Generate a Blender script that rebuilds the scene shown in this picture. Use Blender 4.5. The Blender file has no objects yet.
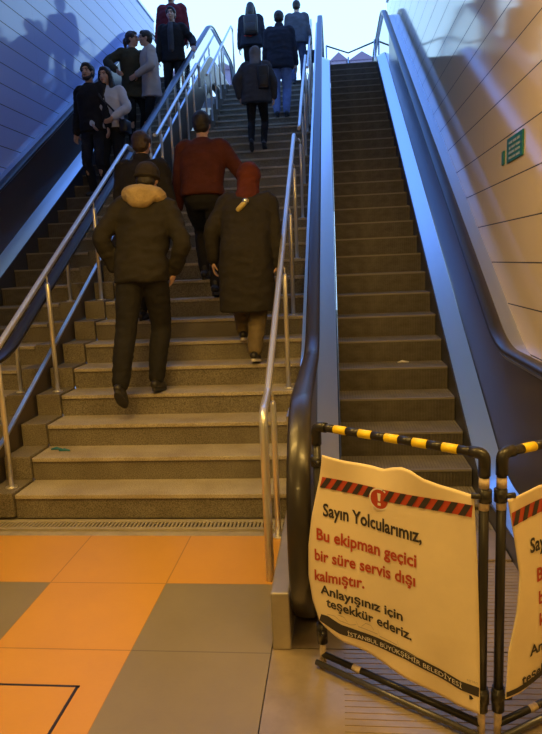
import bpy, bmesh, math, random
from mathutils import Vector, Matrix, noise
R = math.radians
random.seed(7)
SC = bpy.context.scene
COL = SC.collection

# ------------------------------------------------------------------ camera
EYE = 1.70
F_PX, PITCH, YAW, ROLL = 640.07, 9.2627, 5.9966, 2.4337
cam_data = bpy.data.cameras.new('camera')
cam_data.sensor_fit = 'VERTICAL'
cam_data.sensor_height = 36.0
cam_data.lens = F_PX / 734.0 * 36.0
cam_data.clip_end = 400
cam = bpy.data.objects.new('camera', cam_data)
COL.objects.link(cam)
def camera_axes():
    p, y, r = R(PITCH), R(YAW), R(ROLL)
    f = Vector((-math.sin(y) * math.cos(p), math.cos(y) * math.cos(p), -math.sin(p)))
    x0 = Vector((math.cos(y), math.sin(y), 0)); u0 = x0.cross(f)
    return f, x0 * math.cos(r) - u0 * math.sin(r), u0 * math.cos(r) + x0 * math.sin(r)
_f, _x, _u = camera_axes()
cam.matrix_world = Matrix.Translation((0, 0, EYE)) @ Matrix((_x, _u, -_f)).transposed().to_4x4()
SC.camera = cam

# ------------------------------------------------------------------ world / exposure
SC.view_settings.view_transform = 'Standard'
SC.view_settings.look = 'None'
SC.view_settings.gamma = 1.0
SC.view_settings.use_curve_mapping = False
SC.view_settings.exposure = 0.0
world = bpy.data.worlds.new('world')
SC.world = world
world.use_nodes = True
wn, wl = world.node_tree.nodes, world.node_tree.links
wn.clear()
w_out = wn.new('ShaderNodeOutputWorld')
w_bg = wn.new('ShaderNodeBackground')
w_tc = wn.new('ShaderNodeTexCoord')
w_sep = wn.new('ShaderNodeSeparateXYZ')
w_ramp = wn.new('ShaderNodeValToRGB')
wl.new(w_tc.outputs['Generated'], w_sep.inputs[0])
wl.new(w_sep.outputs['Z'], w_ramp.inputs[0])
wl.new(w_ramp.outputs[0], w_bg.inputs[0])
wl.new(w_bg.outputs[0], w_out.inputs[0])
cr = w_ramp.color_ramp
cr.elements[0].position = 0.0
cr.elements[0].color = (0.44, 0.70, 1.0, 1)
cr.elements[1].position = 0.62
cr.elements[1].color = (0.13, 0.32, 1.0, 1)
e = cr.elements.new(0.37)
e.color = (0.40, 0.68, 1.0, 1)
w_bg.inputs[1].default_value = 2.1

def area(name, loc, size, energy, color, rot=(0, 0, 0)):
    d = bpy.data.lights.new(name, 'AREA')
    d.shape = 'RECTANGLE'
    d.size, d.size_y = size
    d.energy = energy
    d.color = color
    o = bpy.data.objects.new(name, d)
    o.location = loc
    o.rotation_euler = rot
    COL.objects.link(o)
    return o

WARM = (1.0, 0.60, 0.145)
CEIL_Z = 3.30
# lamps set into the hall ceiling: (x, y, size x, size y, watts)
LAMPS = [(-1.3, 2.2, 1.3, 0.25, 52), (0.6, 1.5, 1.1, 0.25, 50),
         (-2.9, 0.4, 0.25, 1.2, 12), (-0.6, -1.4, 1.2, 0.25, 50)]
for lx, ly, sx, sy, en in LAMPS:
    area('ceiling_lamp_light', (lx, ly, CEIL_Z - 0.06), (sx, sy), en, WARM)
# added unseen fill strips to brighten stairs and right wall: (x, y, z, length, watts, rotation)
FILL_STRIPS = [(-1.35, 3.10, 3.75, 1.5, 40, (R(3), R(-14), 0)), (0.25, 3.10, 3.75, 1.0, 36, (R(72), 0, R(-62)))]
for lx, ly, lz, ll, en, ro in FILL_STRIPS:
    area('added_fill_light', (lx, ly, lz), (ll, 0.18), en, WARM, ro)

# ------------------------------------------------------------------ helpers
def link(o):
    COL.objects.link(o)
    return o

def mesh_obj(name, bm, mats, parent=None, smooth=False):
    bm.normal_update()
    me = bpy.data.meshes.new(name)
    bm.to_mesh(me)
    bm.free()
    for m in (mats if isinstance(mats, (list, tuple)) else [mats]):
        me.materials.append(m)
    if smooth:
        for p in me.polygons:
            p.use_smooth = True
    o = bpy.data.objects.new(name, me)
    link(o)
    if parent is not None:
        o.parent = parent
    return o

def tag(o, label=None, cat=None, group=None, kind=None):
    if label: o['label'] = label
    if cat: o['category'] = cat
    if group: o['group'] = group
    if kind: o['kind'] = kind
    return o

def empty(name, loc=(0, 0, 0), rz=0.0, label=None, cat=None, group=None):
    o = bpy.data.objects.new(name, None)
    o.empty_display_size = 0.1
    o.location = loc
    o.rotation_euler = (0, 0, rz)
    link(o)
    return tag(o, label, cat, group)

def copy_part(src, parent, loc=None):
    c = src.copy()
    COL.objects.link(c)
    c.parent = parent
    if loc is not None:
        c.location = loc
    return c

def add_box(bm, x0, x1, y0, y1, z0, z1, mi=0, bevel=0.0):
    vs = [bm.verts.new(p) for p in ((x0, y0, z0), (x1, y0, z0), (x1, y1, z0), (x0, y1, z0),
                                    (x0, y0, z1), (x1, y0, z1), (x1, y1, z1), (x0, y1, z1))]
    fs = [bm.faces.new([vs[i] for i in f]) for f in
          ((3, 2, 1, 0), (4, 5, 6, 7), (0, 1, 5, 4), (1, 2, 6, 5), (2, 3, 7, 6), (3, 0, 4, 7))]
    for f in fs: f.material_index = mi
    if bevel > 0:
        es = list({e for f in fs for e in f.edges})
        r = bmesh.ops.bevel(bm, geom=es, offset=bevel, segments=2, affect='EDGES', profile=0.5)
        for f in r['faces']: f.material_index = mi
    return fs

def box(x0, x1, y0, y1, z0, z1, bevel=0.0):
    bm = bmesh.new()
    add_box(bm, x0, x1, y0, y1, z0, z1, 0, bevel)
    return bm

def ring_frame(t, up):
    t = t.normalized()
    x = t.cross(up)
    if x.length < 1e-5:
        x = t.cross(Vector((1, 0, 0)))
    x.normalize()
    return x, x.cross(t).normalized()

def add_tube(bm, pts, r, seg=12, mi=0, cap=True, up=Vector((0, 0, 1))):
    pts = [Vector(p) for p in pts]
    rr = r if isinstance(r, (list, tuple)) else [r] * len(pts)
    rings = []
    px = None
    for i, p in enumerate(pts):
        a = pts[max(i - 1, 0)]; b = pts[min(i + 1, len(pts) - 1)]
        t = (b - a).normalized()
        if px is None:
            x, y = ring_frame(t, up)
        else:
            x = (px - t * px.dot(t)).normalized()
            y = x.cross(t).normalized()
        px = x
        rings.append([bm.verts.new(p + (x * math.cos(k * 2 * math.pi / seg) + y * math.sin(k * 2 * math.pi / seg)) * rr[i]) for k in range(seg)])
    for a, b in zip(rings, rings[1:]):
        for k in range(seg):
            f = bm.faces.new((a[k], b[k], b[(k + 1) % seg], a[(k + 1) % seg]))
            f.material_index = mi; f.smooth = True
    if cap:
        for rg, rev in ((rings[0], False), (rings[-1], True)):
            f = bm.faces.new(rg if not rev else rg[::-1]); f.material_index = mi
    return rings

def fillet(pts, rad, n=8):
    """round the inner corners of a polyline"""
    pts = [Vector(p) for p in pts]
    out = [pts[0]]
    for i in range(1, len(pts) - 1):
        a, b, c = pts[i - 1], pts[i], pts[i + 1]
        d1 = (a - b); d2 = (c - b)
        ang = d1.angle(d2)
        if ang > math.pi - 1e-3:
            out.append(b); continue
        r_ = rad[i - 1] if isinstance(rad, (list, tuple)) else rad
        cut = min(r_ / math.tan(ang / 2), d1.length * 0.49, d2.length * 0.49)
        p1 = b + d1.normalized() * cut; p2 = b + d2.normalized() * cut
        for k in range(n + 1):
            t = k / n
            out.append((1 - t) ** 2 * p1 + 2 * t * (1 - t) * b + t ** 2 * p2)
    out.append(pts[-1])
    return out

def sweep_profile(bm, path_yz, profile, x0=0.0, mi=0, closed=True, caps=True):
    """profile: (dx, dn) points; path in the YZ plane; dn along the path's upward normal"""
    path = [Vector((0, p[0], p[1])) for p in path_yz]
    rings = []
    for i, p in enumerate(path):
        a = path[max(i - 1, 0)]; b = path[min(i + 1, len(path) - 1)]
        t = (b - a).normalized()
        nrm = Vector((0, -t.z, t.y))
        rings.append([bm.verts.new(Vector((x0 + dx, p.y, p.z)) + nrm * dn) for dx, dn in profile])
    n = len(profile)
    for a, b in zip(rings, rings[1:]):
        for k in range(n if closed else n - 1):
            f = bm.faces.new((a[k], a[(k + 1) % n], b[(k + 1) % n], b[k]))
            f.material_index = mi
    if closed and caps:
        bm.faces.new(rings[0][::-1]).material_index = mi
        bm.faces.new(rings[-1]).material_index = mi
    return rings

# ------------------------------------------------------------------ materials
def mat(name, color, rough=0.5, metal=0.0, var=0.0, vscale=6.0, vstretch=(1, 1, 1), bump=0.0, bscale=80.0,
        bstretch=(1, 1, 1), spec=0.5, dark=None, rough_var=0.0, coat=0.0, detail=6.0):
    m = bpy.data.materials.new(name)
    m.use_nodes = True
    nt = m.node_tree
    b = nt.nodes['Principled BSDF']
    b.inputs['Roughness'].default_value = rough
    b.inputs['Metallic'].default_value = metal
    b.inputs['Specular IOR Level'].default_value = spec
    b.inputs['Coat Weight'].default_value = coat
    c = (*color, 1)
    b.inputs['Base Color'].default_value = c
    tc = nt.nodes.new('ShaderNodeTexCoord')
    if var > 0 or dark or rough_var > 0:
        mp = nt.nodes.new('ShaderNodeMapping')
        mp.inputs['Scale'].default_value = vstretch
        nz = nt.nodes.new('ShaderNodeTexNoise')
        nz.inputs['Scale'].default_value = vscale
        nz.inputs['Detail'].default_value = detail
        nz.inputs['Roughness'].default_value = 0.65
        rp = nt.nodes.new('ShaderNodeValToRGB')
        rp.color_ramp.elements[0].position = 0.30
        rp.color_ramp.elements[1].position = 0.70
        d = dark if dark else tuple(x * (1 - var) for x in color)
        rp.color_ramp.elements[0].color = (*d, 1)
        rp.color_ramp.elements[1].color = (*[min(1, x * (1 + var * 0.5)) for x in color], 1)
        nt.links.new(tc.outputs['Object'], mp.inputs[0])
        nt.links.new(mp.outputs[0], nz.inputs['Vector'])
        nt.links.new(nz.outputs['Fac'], rp.inputs[0])
        nt.links.new(rp.outputs[0], b.inputs['Base Color'])
        if rough_var > 0:
            mr = nt.nodes.new('ShaderNodeMapRange')
            mr.inputs['To Min'].default_value = max(0, rough - rough_var)
            mr.inputs['To Max'].default_value = min(1, rough + rough_var)
            nt.links.new(nz.outputs['Fac'], mr.inputs['Value'])
            nt.links.new(mr.outputs[0], b.inputs['Roughness'])
    if bump > 0:
        mp2 = nt.nodes.new('ShaderNodeMapping')
        mp2.inputs['Scale'].default_value = bstretch
        n2 = nt.nodes.new('ShaderNodeTexNoise')
        n2.inputs['Scale'].default_value = bscale
        n2.inputs['Detail'].default_value = 4
        bp = nt.nodes.new('ShaderNodeBump')
        bp.inputs['Strength'].default_value = bump
        bp.inputs['Distance'].default_value = 0.01
        nt.links.new(tc.outputs['Object'], mp2.inputs[0])
        nt.links.new(mp2.outputs[0], n2.inputs['Vector'])
        nt.links.new(n2.outputs['Fac'], bp.inputs['Height'])
        nt.links.new(bp.outputs[0], b.inputs['Normal'])
    return m

def granite(name, base, dark, light):
    m = bpy.data.materials.new(name)
    m.use_nodes = True
    nt = m.node_tree
    b = nt.nodes['Principled BSDF']
    b.inputs['Roughness'].default_value = 0.55
    tc = nt.nodes.new('ShaderNodeTexCoord')
    n1 = nt.nodes.new('ShaderNodeTexNoise'); n1.inputs['Scale'].default_value = 150; n1.inputs['Detail'].default_value = 3
    n2 = nt.nodes.new('ShaderNodeTexNoise'); n2.inputs['Scale'].default_value = 3.5; n2.inputs['Detail'].default_value = 5
    r1 = nt.nodes.new('ShaderNodeValToRGB')
    r1.color_ramp.elements[0].position = 0.36; r1.color_ramp.elements[0].color = (*dark, 1)
    r1.color_ramp.elements[1].position = 0.66; r1.color_ramp.elements[1].color = (*light, 1)
    em = r1.color_ramp.elements.new(0.5); em.color = (*base, 1)
    r2 = nt.nodes.new('ShaderNodeValToRGB')
    r2.color_ramp.elements[0].position = 0.3; r2.color_ramp.elements[0].color = (0.62, 0.58, 0.52, 1)
    r2.color_ramp.elements[1].position = 0.65; r2.color_ramp.elements[1].color = (1, 1, 1, 1)
    mx = nt.nodes.new('ShaderNodeMixRGB'); mx.blend_type = 'MULTIPLY'; mx.inputs[0].default_value = 0.8
    for n in (n1, n2): nt.links.new(tc.outputs['Object'], n.inputs['Vector'])
    nt.links.new(n1.outputs['Fac'], r1.inputs[0]); nt.links.new(n2.outputs['Fac'], r2.inputs[0])
    nt.links.new(r1.outputs[0], mx.inputs[1]); nt.links.new(r2.outputs[0], mx.inputs[2])
    nt.links.new(mx.outputs[0], b.inputs['Base Color'])
    return m

def panel_wall(name, color, z0, dz, y0, dy, groove=(0.02, 0.02, 0.03), rough=0.12, w=0.006):
    """glossy enamel panels: horizontal grooves every dz, faint upright joints every dy"""
    m = bpy.data.materials.new(name)
    m.use_nodes = True
    nt = m.node_tree
    b = nt.nodes['Principled BSDF']
    tc = nt.nodes.new('ShaderNodeTexCoord')
    sp = nt.nodes.new('ShaderNodeSeparateXYZ')
    nt.links.new(tc.outputs['Object'], sp.inputs[0])
    def line(sock, o, d, ww):
        a = nt.nodes.new('ShaderNodeMath'); a.operation = 'SUBTRACT'; a.inputs[1].default_value = o - d * 50
        q = nt.nodes.new('ShaderNodeMath'); q.operation = 'MODULO'; q.inputs[1].default_value = d
        l = nt.nodes.new('ShaderNodeMath'); l.operation = 'LESS_THAN'; l.inputs[1].default_value = ww
        nt.links.new(sock, a.inputs[0]); nt.links.new(a.outputs[0], q.inputs[0]); nt.links.new(q.outputs[0], l.inputs[0])
        return l.outputs[0]
    h = line(sp.outputs['Z'], z0 - w / 2, dz, w)
    v = line(sp.outputs['Y'], y0, dy, 0.003)
    vm = nt.nodes.new('ShaderNodeMath'); vm.operation = 'MULTIPLY'; vm.inputs[1].default_value = 0.35
    nt.links.new(v, vm.inputs[0])
    mxm = nt.nodes.new('ShaderNodeMath'); mxm.operation = 'MAXIMUM'
    nt.links.new(h, mxm.inputs[0]); nt.links.new(vm.outputs[0], mxm.inputs[1])
    mx = nt.nodes.new('ShaderNodeMixRGB')
    mx.inputs[1].default_value = (*color, 1); mx.inputs[2].default_value = (*groove, 1)
    nt.links.new(mxm.outputs[0], mx.inputs[0]); nt.links.new(mx.outputs[0], b.inputs['Base Color'])
    mr = nt.nodes.new('ShaderNodeMapRange')
    mr.inputs['To Min'].default_value = rough; mr.inputs['To Max'].default_value = 0.7
    nt.links.new(h, mr.inputs['Value']); nt.links.new(mr.outputs[0], b.inputs['Roughness'])
    nz = nt.nodes.new('ShaderNodeTexNoise'); nz.inputs['Scale'].default_value = 1.3; nz.inputs['Detail'].default_value = 1
    nt.links.new(tc.outputs['Object'], nz.inputs['Vector'])
    bp = nt.nodes.new('ShaderNodeBump'); bp.inputs['Strength'].default_value = 0.04; bp.inputs['Distance'].default_value = 0.02
    nt.links.new(nz.outputs['Fac'], bp.inputs['Height']); nt.links.new(bp.outputs[0], b.inputs['Normal'])
    return m

def floor_mat(name, color, joints_x, joints_y, var=0.12, rough=0.35):
    m = mat(name, color, rough, var=var, vscale=2.2, rough_var=0.1, bump=0.05, bscale=60)
    nt = m.node_tree
    b = nt.nodes['Principled BSDF']
    src = b.inputs['Base Color'].links[0].from_socket
    tc = [n for n in nt.nodes if n.type == 'TEX_COORD'][0]
    sp = nt.nodes.new('ShaderNodeSeparateXYZ')
    nt.links.new(tc.outputs['Object'], sp.inputs[0])
    acc = None
    for ax, vals in (('X', joints_x), ('Y', joints_y)):
        for v in vals:
            c = nt.nodes.new('ShaderNodeMath'); c.operation = 'COMPARE'
            c.inputs[1].default_value = v; c.inputs[2].default_value = 0.0035
            nt.links.new(sp.outputs[ax], c.inputs[0])
            if acc is None: acc = c.outputs[0]
            else:
                mm = nt.nodes.new('ShaderNodeMath'); mm.operation = 'MAXIMUM'
                nt.links.new(acc, mm.inputs[0]); nt.links.new(c.outputs[0], mm.inputs[1]); acc = mm.outputs[0]
    if acc is not None:
        mu = nt.nodes.new('ShaderNodeMath'); mu.operation = 'MULTIPLY'; mu.inputs[1].default_value = 0.55
        nt.links.new(acc, mu.inputs[0])
        mx = nt.nodes.new('ShaderNodeMixRGB')
        mx.inputs[2].default_value = (color[0] * .25, color[1] * .25, color[2] * .25, 1)
        nt.links.new(mu.outputs[0], mx.inputs[0]); nt.links.new(src, mx.inputs[1])
        nt.links.new(mx.outputs[0], b.inputs['Base Color'])
    # small dark scuffs
    return m

def glass_mat(name, tint=(0.9, 0.97, 1.0), rough=0.03):
    m = bpy.data.materials.new(name)
    m.use_nodes = True
    nt = m.node_tree
    nt.nodes.clear()
    o = nt.nodes.new('ShaderNodeOutputMaterial')
    t = nt.nodes.new('ShaderNodeBsdfTransparent'); t.inputs[0].default_value = (*tint, 1)
    g = nt.nodes.new('ShaderNodeBsdfGlossy'); g.inputs['Roughness'].default_value = rough
    f = nt.nodes.new('ShaderNodeFresnel'); f.inputs[0].default_value = 1.8
    x = nt.nodes.new('ShaderNodeMixShader')
    nt.links.new(f.outputs[0], x.inputs[0]); nt.links.new(t.outputs[0], x.inputs[1]); nt.links.new(g.outputs[0], x.inputs[2])
    nt.links.new(x.outputs[0], o.inputs[0])
    return m

M = {}
M['steel'] = mat('brushed_steel', (0.62, 0.62, 0.62), 0.24, 1.0, var=0.10, vscale=20, vstretch=(8, .3, .3), rough_var=0.06)
M['steel_tube'] = mat('steel_tube', (0.78, 0.76, 0.72), 0.32, 0.75)
M['deck'] = mat('escalator_deck_steel', (0.74, 0.77, 0.80), 0.29, 1.0)
M['skirt'] = mat('skirt_dark_steel', (0.10, 0.10, 0.11), 0.35, 0.6)
M['panel_dark'] = mat('balustrade_dark_panel', (0.10, 0.085, 0.085), 0.28, 0.35, var=0.1, vscale=2)
M['clad'] = mat('cladding_brown_steel', (0.16, 0.13, 0.10), 0.35, 0.7)
M['rubber'] = mat('handrail_rubber', (0.022, 0.018, 0.015), 0.34, 0.0, spec=0.5, coat=0.1)
M['estep_tread'] = mat('escalator_step_lit_tread', (0.23, 0.205, 0.165), 0.7, 0.1, var=0.3, vscale=5)  # paler than the risers: light from above painted into the tread colour
M['estep'] = mat('escalator_step_metal', (0.135, 0.118, 0.095), 0.55, 0.35, var=0.35, vscale=7, vstretch=(1, .6, 2.0), bump=0.1, bscale=60)  # base darkened so the risers carry painted shade
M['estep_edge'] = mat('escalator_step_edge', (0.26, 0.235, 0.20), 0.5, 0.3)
M['granite'] = granite('stair_granite', (0.20, 0.175, 0.125), (0.09, 0.078, 0.055), (0.30, 0.265, 0.20))  # darkened against the treads: riser shade put into the stone colour
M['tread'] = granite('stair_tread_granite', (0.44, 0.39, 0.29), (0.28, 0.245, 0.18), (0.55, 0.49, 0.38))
M['glass'] = glass_mat('balustrade_glass')
M['orange'] = floor_mat('floor_orange_tile', (0.60, 0.305, 0.048), (-0.957, -1.614), (2.564, 3.173, 1.4, 0.2, -1.0), var=0.06)
M['grey'] = floor_mat('floor_grey_tile', (0.235, 0.20, 0.135), (-2.27, -2.93), (2.564, 1.4, 0.2), var=0.10)
M['concrete'] = mat('concrete_edge', (0.36, 0.32, 0.26), 0.7, var=0.25, vscale=9)
M['black_paint'] = mat('black_paint', (0.018, 0.016, 0.014), 0.35, spec=0.5)
M['yellow'] = mat('yellow_tape', (0.85, 0.62, 0.02), 0.4)
M['tape_white'] = mat('worn_white_tape', (0.62, 0.50, 0.36), 0.6, var=0.3, vscale=40)
M['vinyl'] = mat('notice_vinyl', (0.82, 0.68, 0.44), 0.5, var=0.07, vscale=5, bump=0.08, bscale=12)
M['ink'] = mat('ink_black', (0.035, 0.03, 0.03), 0.5)
M['ink_red'] = mat('ink_red', (0.44, 0.055, 0.02), 0.5)
M['ink_white'] = mat('ink_white', (0.80, 0.76, 0.68), 0.5)
M['ink_grey'] = mat('ink_grey', (0.40, 0.34, 0.26), 0.5)
M['wall_left'] = panel_wall('enamel_panels_left', (0.35, 0.43, 0.78), 3.81, 0.2625, 0.3, 1.8, rough=0.06, w=0.010)
M['wall_right'] = panel_wall('enamel_panels_right', (0.72, 0.60, 0.42), 1.626, 0.310, 0.55, 1.8, rough=0.07, w=0.009)
M['plaster'] = mat('plain_plaster', (0.55, 0.52, 0.47), 0.8, var=0.1)
M['ceiling'] = mat('ceiling_paint', (0.62, 0.58, 0.52), 0.8)
M['plate'] = mat('landing_plate_ribbed', (0.42, 0.34, 0.25), 0.42, 0.55, var=0.25, vscale=4, rough_var=0.08)
M['paving'] = mat('street_paving', (0.40, 0.39, 0.38), 0.8, var=0.2)
M['grate'] = mat('grating_metal', (0.46, 0.41, 0.32), 0.5, 0.3, var=0.2)
M['green'] = mat('sign_green', (0.012, 0.16, 0.14), 0.35)
# ------------------------------------------------------------------ the setting
XL, XR = -4.13, 1.31            # faces of the side walls
NY, NZ, SL = 4.8419, 0.3712, 1 / math.sqrt(3.0)   # a point of the escalators' nosing line and its slope
TOPZ = 5.709
STAIR_L, STAIR_R = -2.268, -0.275
FLOOR_EDGE = -0.325

def structure(name, bm, m, smooth=False):
    return tag(mesh_obj(name, bm, m, None, smooth), kind='structure')

# hall floor: orange tile lanes between grey tile fields
bm = bmesh.new()
add_box(bm, -1.614, -0.957, -6, 3.173, -0.05, 0, 0)
add_box(bm, XL, FLOOR_EDGE, 3.173, 3.786, -0.05, 0, 0)
add_box(bm, XL, -1.614, -6, 3.173, -0.05, 0, 1)
add_box(bm, -0.957, FLOOR_EDGE, -6, 3.173, -0.05, 0, 1)
add_box(bm, FLOOR_EDGE, XR, -6, 1.50, -0.05, 0, 1)
structure('floor', bm, [M['orange'], M['grey']])
bm = box(XL, XR, 3.786, 4.40, -0.06, -0.012)
structure('trim_1', bm, M['concrete'])
bm = box(XL - 1, XR + 1, -6.5, 26, -0.5, -0.30)  # unseen slab added to stop sky light leaking up through gaps
structure('floor_light_block', bm, M['plaster'])
bm = box(XL - 0.2, XL, -6, 16.0, -0.06, 7.44)
structure('wall_left', bm, M['wall_left'])
bm = box(XL - 0.24, XL + 0.03, 3.1, 16.0, 7.44, 7.50, 0.01)
structure('trim_2', bm, M['steel'])
bm = box(XR, XR + 0.2, -6, 15.6, -0.06, 7.3)
structure('wall_right', bm, M['wall_right'])
bm = box(XR - 0.03, XR + 0.24, 3.1, 15.6, 7.3, 7.36, 0.01)
structure('trim_3', bm, M['steel'])
bm = box(XL, XR, -6.2, -6.0, -0.06, CEIL_Z)
structure('wall_back', bm, M['plaster'])
bm = box(XL - .2, XR + .2, -6.2, 3.0, CEIL_Z, CEIL_Z + 0.2)
structure('ceiling', bm, M['ceiling'])
bm = box(XL - .2, XR + .2, 2.8, 3.0, CEIL_Z + 0.2, 8.6)  # unseen fascia above the hall ceiling, carried up to block the sky
structure('wall_front', bm, M['plaster'])
CANOPY_END = 11.0
bm = box(XL - .2, XR + .2, 2.8, CANOPY_END, 8.6, 8.8)  # unseen canopy put in to keep the open sky off the steps
structure('ceiling_shade_canopy', bm, M['ceiling'])
bm = box(XL - 6, XR + 6, 16.1, 52, TOPZ - 0.25, TOPZ)
structure('floor_street', bm, M['paving'])
# lamps in the hall ceiling
lamp_m = bpy.data.materials.new('lamp_diffuser'); lamp_m.use_nodes = True
pb = lamp_m.node_tree.nodes['Principled BSDF']
pb.inputs['Emission Color'].default_value = (1, .62, .25, 1); pb.inputs['Emission Strength'].default_value = 2.0
for i, (lx, ly, sx, sy, en) in enumerate(LAMPS):
    r = empty('ceiling_lamp', (lx, ly, CEIL_Z), 0, ['warm strip lamp set in the ceiling nearest the stairs', 'warm strip lamp set in the ceiling above the barrier',
        'warm strip lamp set lengthwise in the ceiling by the bluish wall', 'warm strip lamp set in the ceiling deep in the hall'][i], 'lamp', 'hall ceiling lamps')
    mesh_obj('housing', box(-sx/2-.03, sx/2+.03, -sy/2-.03, sy/2+.03, -0.03, 0), M['steel'], r)
    mesh_obj('diffuser', box(-sx/2, sx/2, -sy/2, sy/2, -0.045, -0.03), lamp_m, r)

for i, (lx, ly, lz, ll, en, ro) in enumerate(FILL_STRIPS):
    r = empty('added_fill_lamp', (lx, ly - 0.08, lz), 0, ['added unseen fill strip over the granite stairs', 'added unseen fill strip over the stopped escalator'][i], 'lamp', 'added fill strips')
    mesh_obj('housing', box(-ll / 2, ll / 2, 0, 0.04, .03, .13), M['steel'], r)

# floor hatch and drain grating
r = empty('floor_hatch', (-1.51, 1.71, 0), 0, 'square orange access cover outlined by a dark joint in the floor', 'floor hatch')
mesh_obj('cover', box(-0.02, 0.40, -0.2, 0.59, 0.0005, 0.003), M['orange'], r)
bm = bmesh.new()
add_box(bm, -0.035, 0.415, 0.59, 0.602, 0.0005, 0.0035); add_box(bm, 0.40, 0.412, -0.2, 0.602, 0.0005, 0.0035)
mesh_obj('joint', bm, M['black_paint'], r)

r = empty('drain_grating', (-1.35, 3.945, 0), 0, 'long slotted steel drain grating at the foot of the granite stairs', 'drain grating')
bm = bmesh.new()
x0, x1 = -1.25, 1.0
add_box(bm, x0, x1, -0.065, -0.030, -0.01, 0.004); add_box(bm, x0, x1, 0.055, 0.09, -0.01, 0.004)
mesh_obj('frame', bm, M['grate'], r)
bm = bmesh.new()
n = 86
for i in range(n):
    x = x0 + (i + 0.5) * (x1 - x0) / n
    add_box(bm, x - 0.007, x + 0.007, -0.030, 0.055, -0.008, 0.003)
mesh_obj('slotted_bars', bm, M['grate'], r)
mesh_obj('gutter', box(x0, x1, -0.030, 0.055, -0.0118, -0.0095), M['black_paint'], r)

# ------------------------------------------------------------------ granite stairs
RS, TS, SY = 0.173, 0.2986, 4.0637
def nose_y(k): return SY + (k - 1) * TS + (0.72 if k > 12 else 0) + (0.85 if k > 23 else 0)
NST = 33
stairs = empty('staircase', (0, SY, 0), 0, 'speckled granite staircase climbing between the two escalators to the street', 'staircase')
for k in range(1, NST + 1):
    y = nose_y(k) - SY
    d = TS if k not in (12, 23) else TS + (0.72 if k == 12 else 0.85)
    if k == NST: d = 0.55
    z = k * RS
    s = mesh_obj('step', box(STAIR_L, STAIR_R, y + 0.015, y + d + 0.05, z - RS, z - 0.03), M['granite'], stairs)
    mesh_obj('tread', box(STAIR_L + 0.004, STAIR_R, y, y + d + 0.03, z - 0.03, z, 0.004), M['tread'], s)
    mesh_obj('side_kerb', box(-2.475, STAIR_L - 0.008, y - 0.01, y + d + 0.02, z - RS + 0.012, z + 0.014, 0.005), M['granite'], stairs)
SLS = RS / TS

def stair_nose_z(y, flight):
    sh = (0, 0.72, 1.57)[flight]
    return RS + (y - sh - SY) * SLS

def handrail(x, postx, flight, path, posts, label, group, extra=None):
    r = empty('stair_handrail', (x, path[0][1] if len(path[0]) == 3 else path[0][0], 0), 0, label, 'handrail', group)
    oy = r.location.y
    bm = bmesh.new()
    pts = [Vector((p[0] - x, p[1] - oy, p[2])) for p in path]
    add_tube(bm, fillet(pts, 0.10, 6), 0.0235, 12)
    mesh_obj('rail_tube', bm, M['steel_tube'], r)
    for (py, pz, top) in posts:
        bm = bmesh.new()
        add_tube(bm, [(postx - x, py - oy, pz), (postx - x, py - oy, top - 0.10), (postx - x, py - oy, top - 0.085)], [0.019, 0.019, 0.012], 10)
        p = mesh_obj('post', bm, M['steel_tube'], r)
        bm = bmesh.new()
        add_tube(bm, [(postx - x, py - oy, top - 0.09), (postx - x, py - oy, top - 0.05), (0, py - oy, top - 0.012)], 0.008, 8)
        mesh_obj('bracket', bm, M['steel_tube'], p)
        bm = bmesh.new()
        add_tube(bm, [(postx - x, py - oy, pz), (postx - x, py - oy, pz + 0.008)], 0.042, 14)
        mesh_obj('base_flange', bm, M['steel_tube'], p)
    return r

RH = 0.935
def rz(y, fl): return stair_nose_z(y, fl) + RH
LX, LPX = -2.352, -2.345
kz = lambda k: k * RS + 0.014
def posts_for(ks, fl, off=0.12, kerb=True):
    return [(nose_y(k) + off, k * RS + (0.014 if kerb else 0), rz(nose_y(k) + off, fl)) for k in ks]
handrail(LX, LPX, 0, [(LX, 3.5, 0.0), (LX, 3.5, rz(3.9, 0) - 0.05), (LX, 3.95, rz(3.95, 0)), (LX, 7.50, rz(7.50, 0)), (LX, 7.72, rz(7.50, 0) - 0.02)],
         posts_for((1, 4, 8, 11), 0), 'steel tube handrail on posts along the kerb of the lowest flight', 'stair handrails')
handrail(LX, LPX, 1, [(LX, 8.75, rz(8.82, 1) - 0.0), (LX, 8.85, rz(8.85, 1)), (LX, 11.90, rz(11.90, 1)), (LX, 12.1, rz(11.9, 1)), (LX, 12.1, rz(11.9, 1) - 0.35)],
         posts_for((13, 15, 17, 19, 21, 23), 1), 'middle length of steel tube handrail ending in a downturned bend above the rust sweater', 'stair handrails')
handrail(LX, LPX, 2, [(LX, 12.85, rz(12.87, 2)), (LX, 12.95, rz(12.95, 2)), (LX, 16.45, rz(16.45, 2)), (LX, 16.7, rz(16.45, 2) + .02), (LX, 16.7, TOPZ)],
         posts_for((24, 26, 28, 30, 32), 2), 'uppermost steel handrail with close posts against the bright sky beside the woman with the backpack', 'stair handrails')
RX, RPX = -0.42, -0.395
def rposts(ks, fl): return posts_for(ks, fl, 0.12, False)
handrail(RX, RPX, 0, [(RX + 0.03, 3.22, 0), (RX + 0.03, 3.22, 0.935), (RX, 3.74, rz(3.76, 0)), (RX, 7.5, rz(7.5, 0)), (RX, 7.75, rz(7.5, 0))],
         [(3.78, 0, rz(3.8, 0))] + rposts((4, 7, 10), 0), 'steel tube handrail reaching the orange floor in a bent leg beside the stopped escalator', 'stair handrails')
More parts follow.
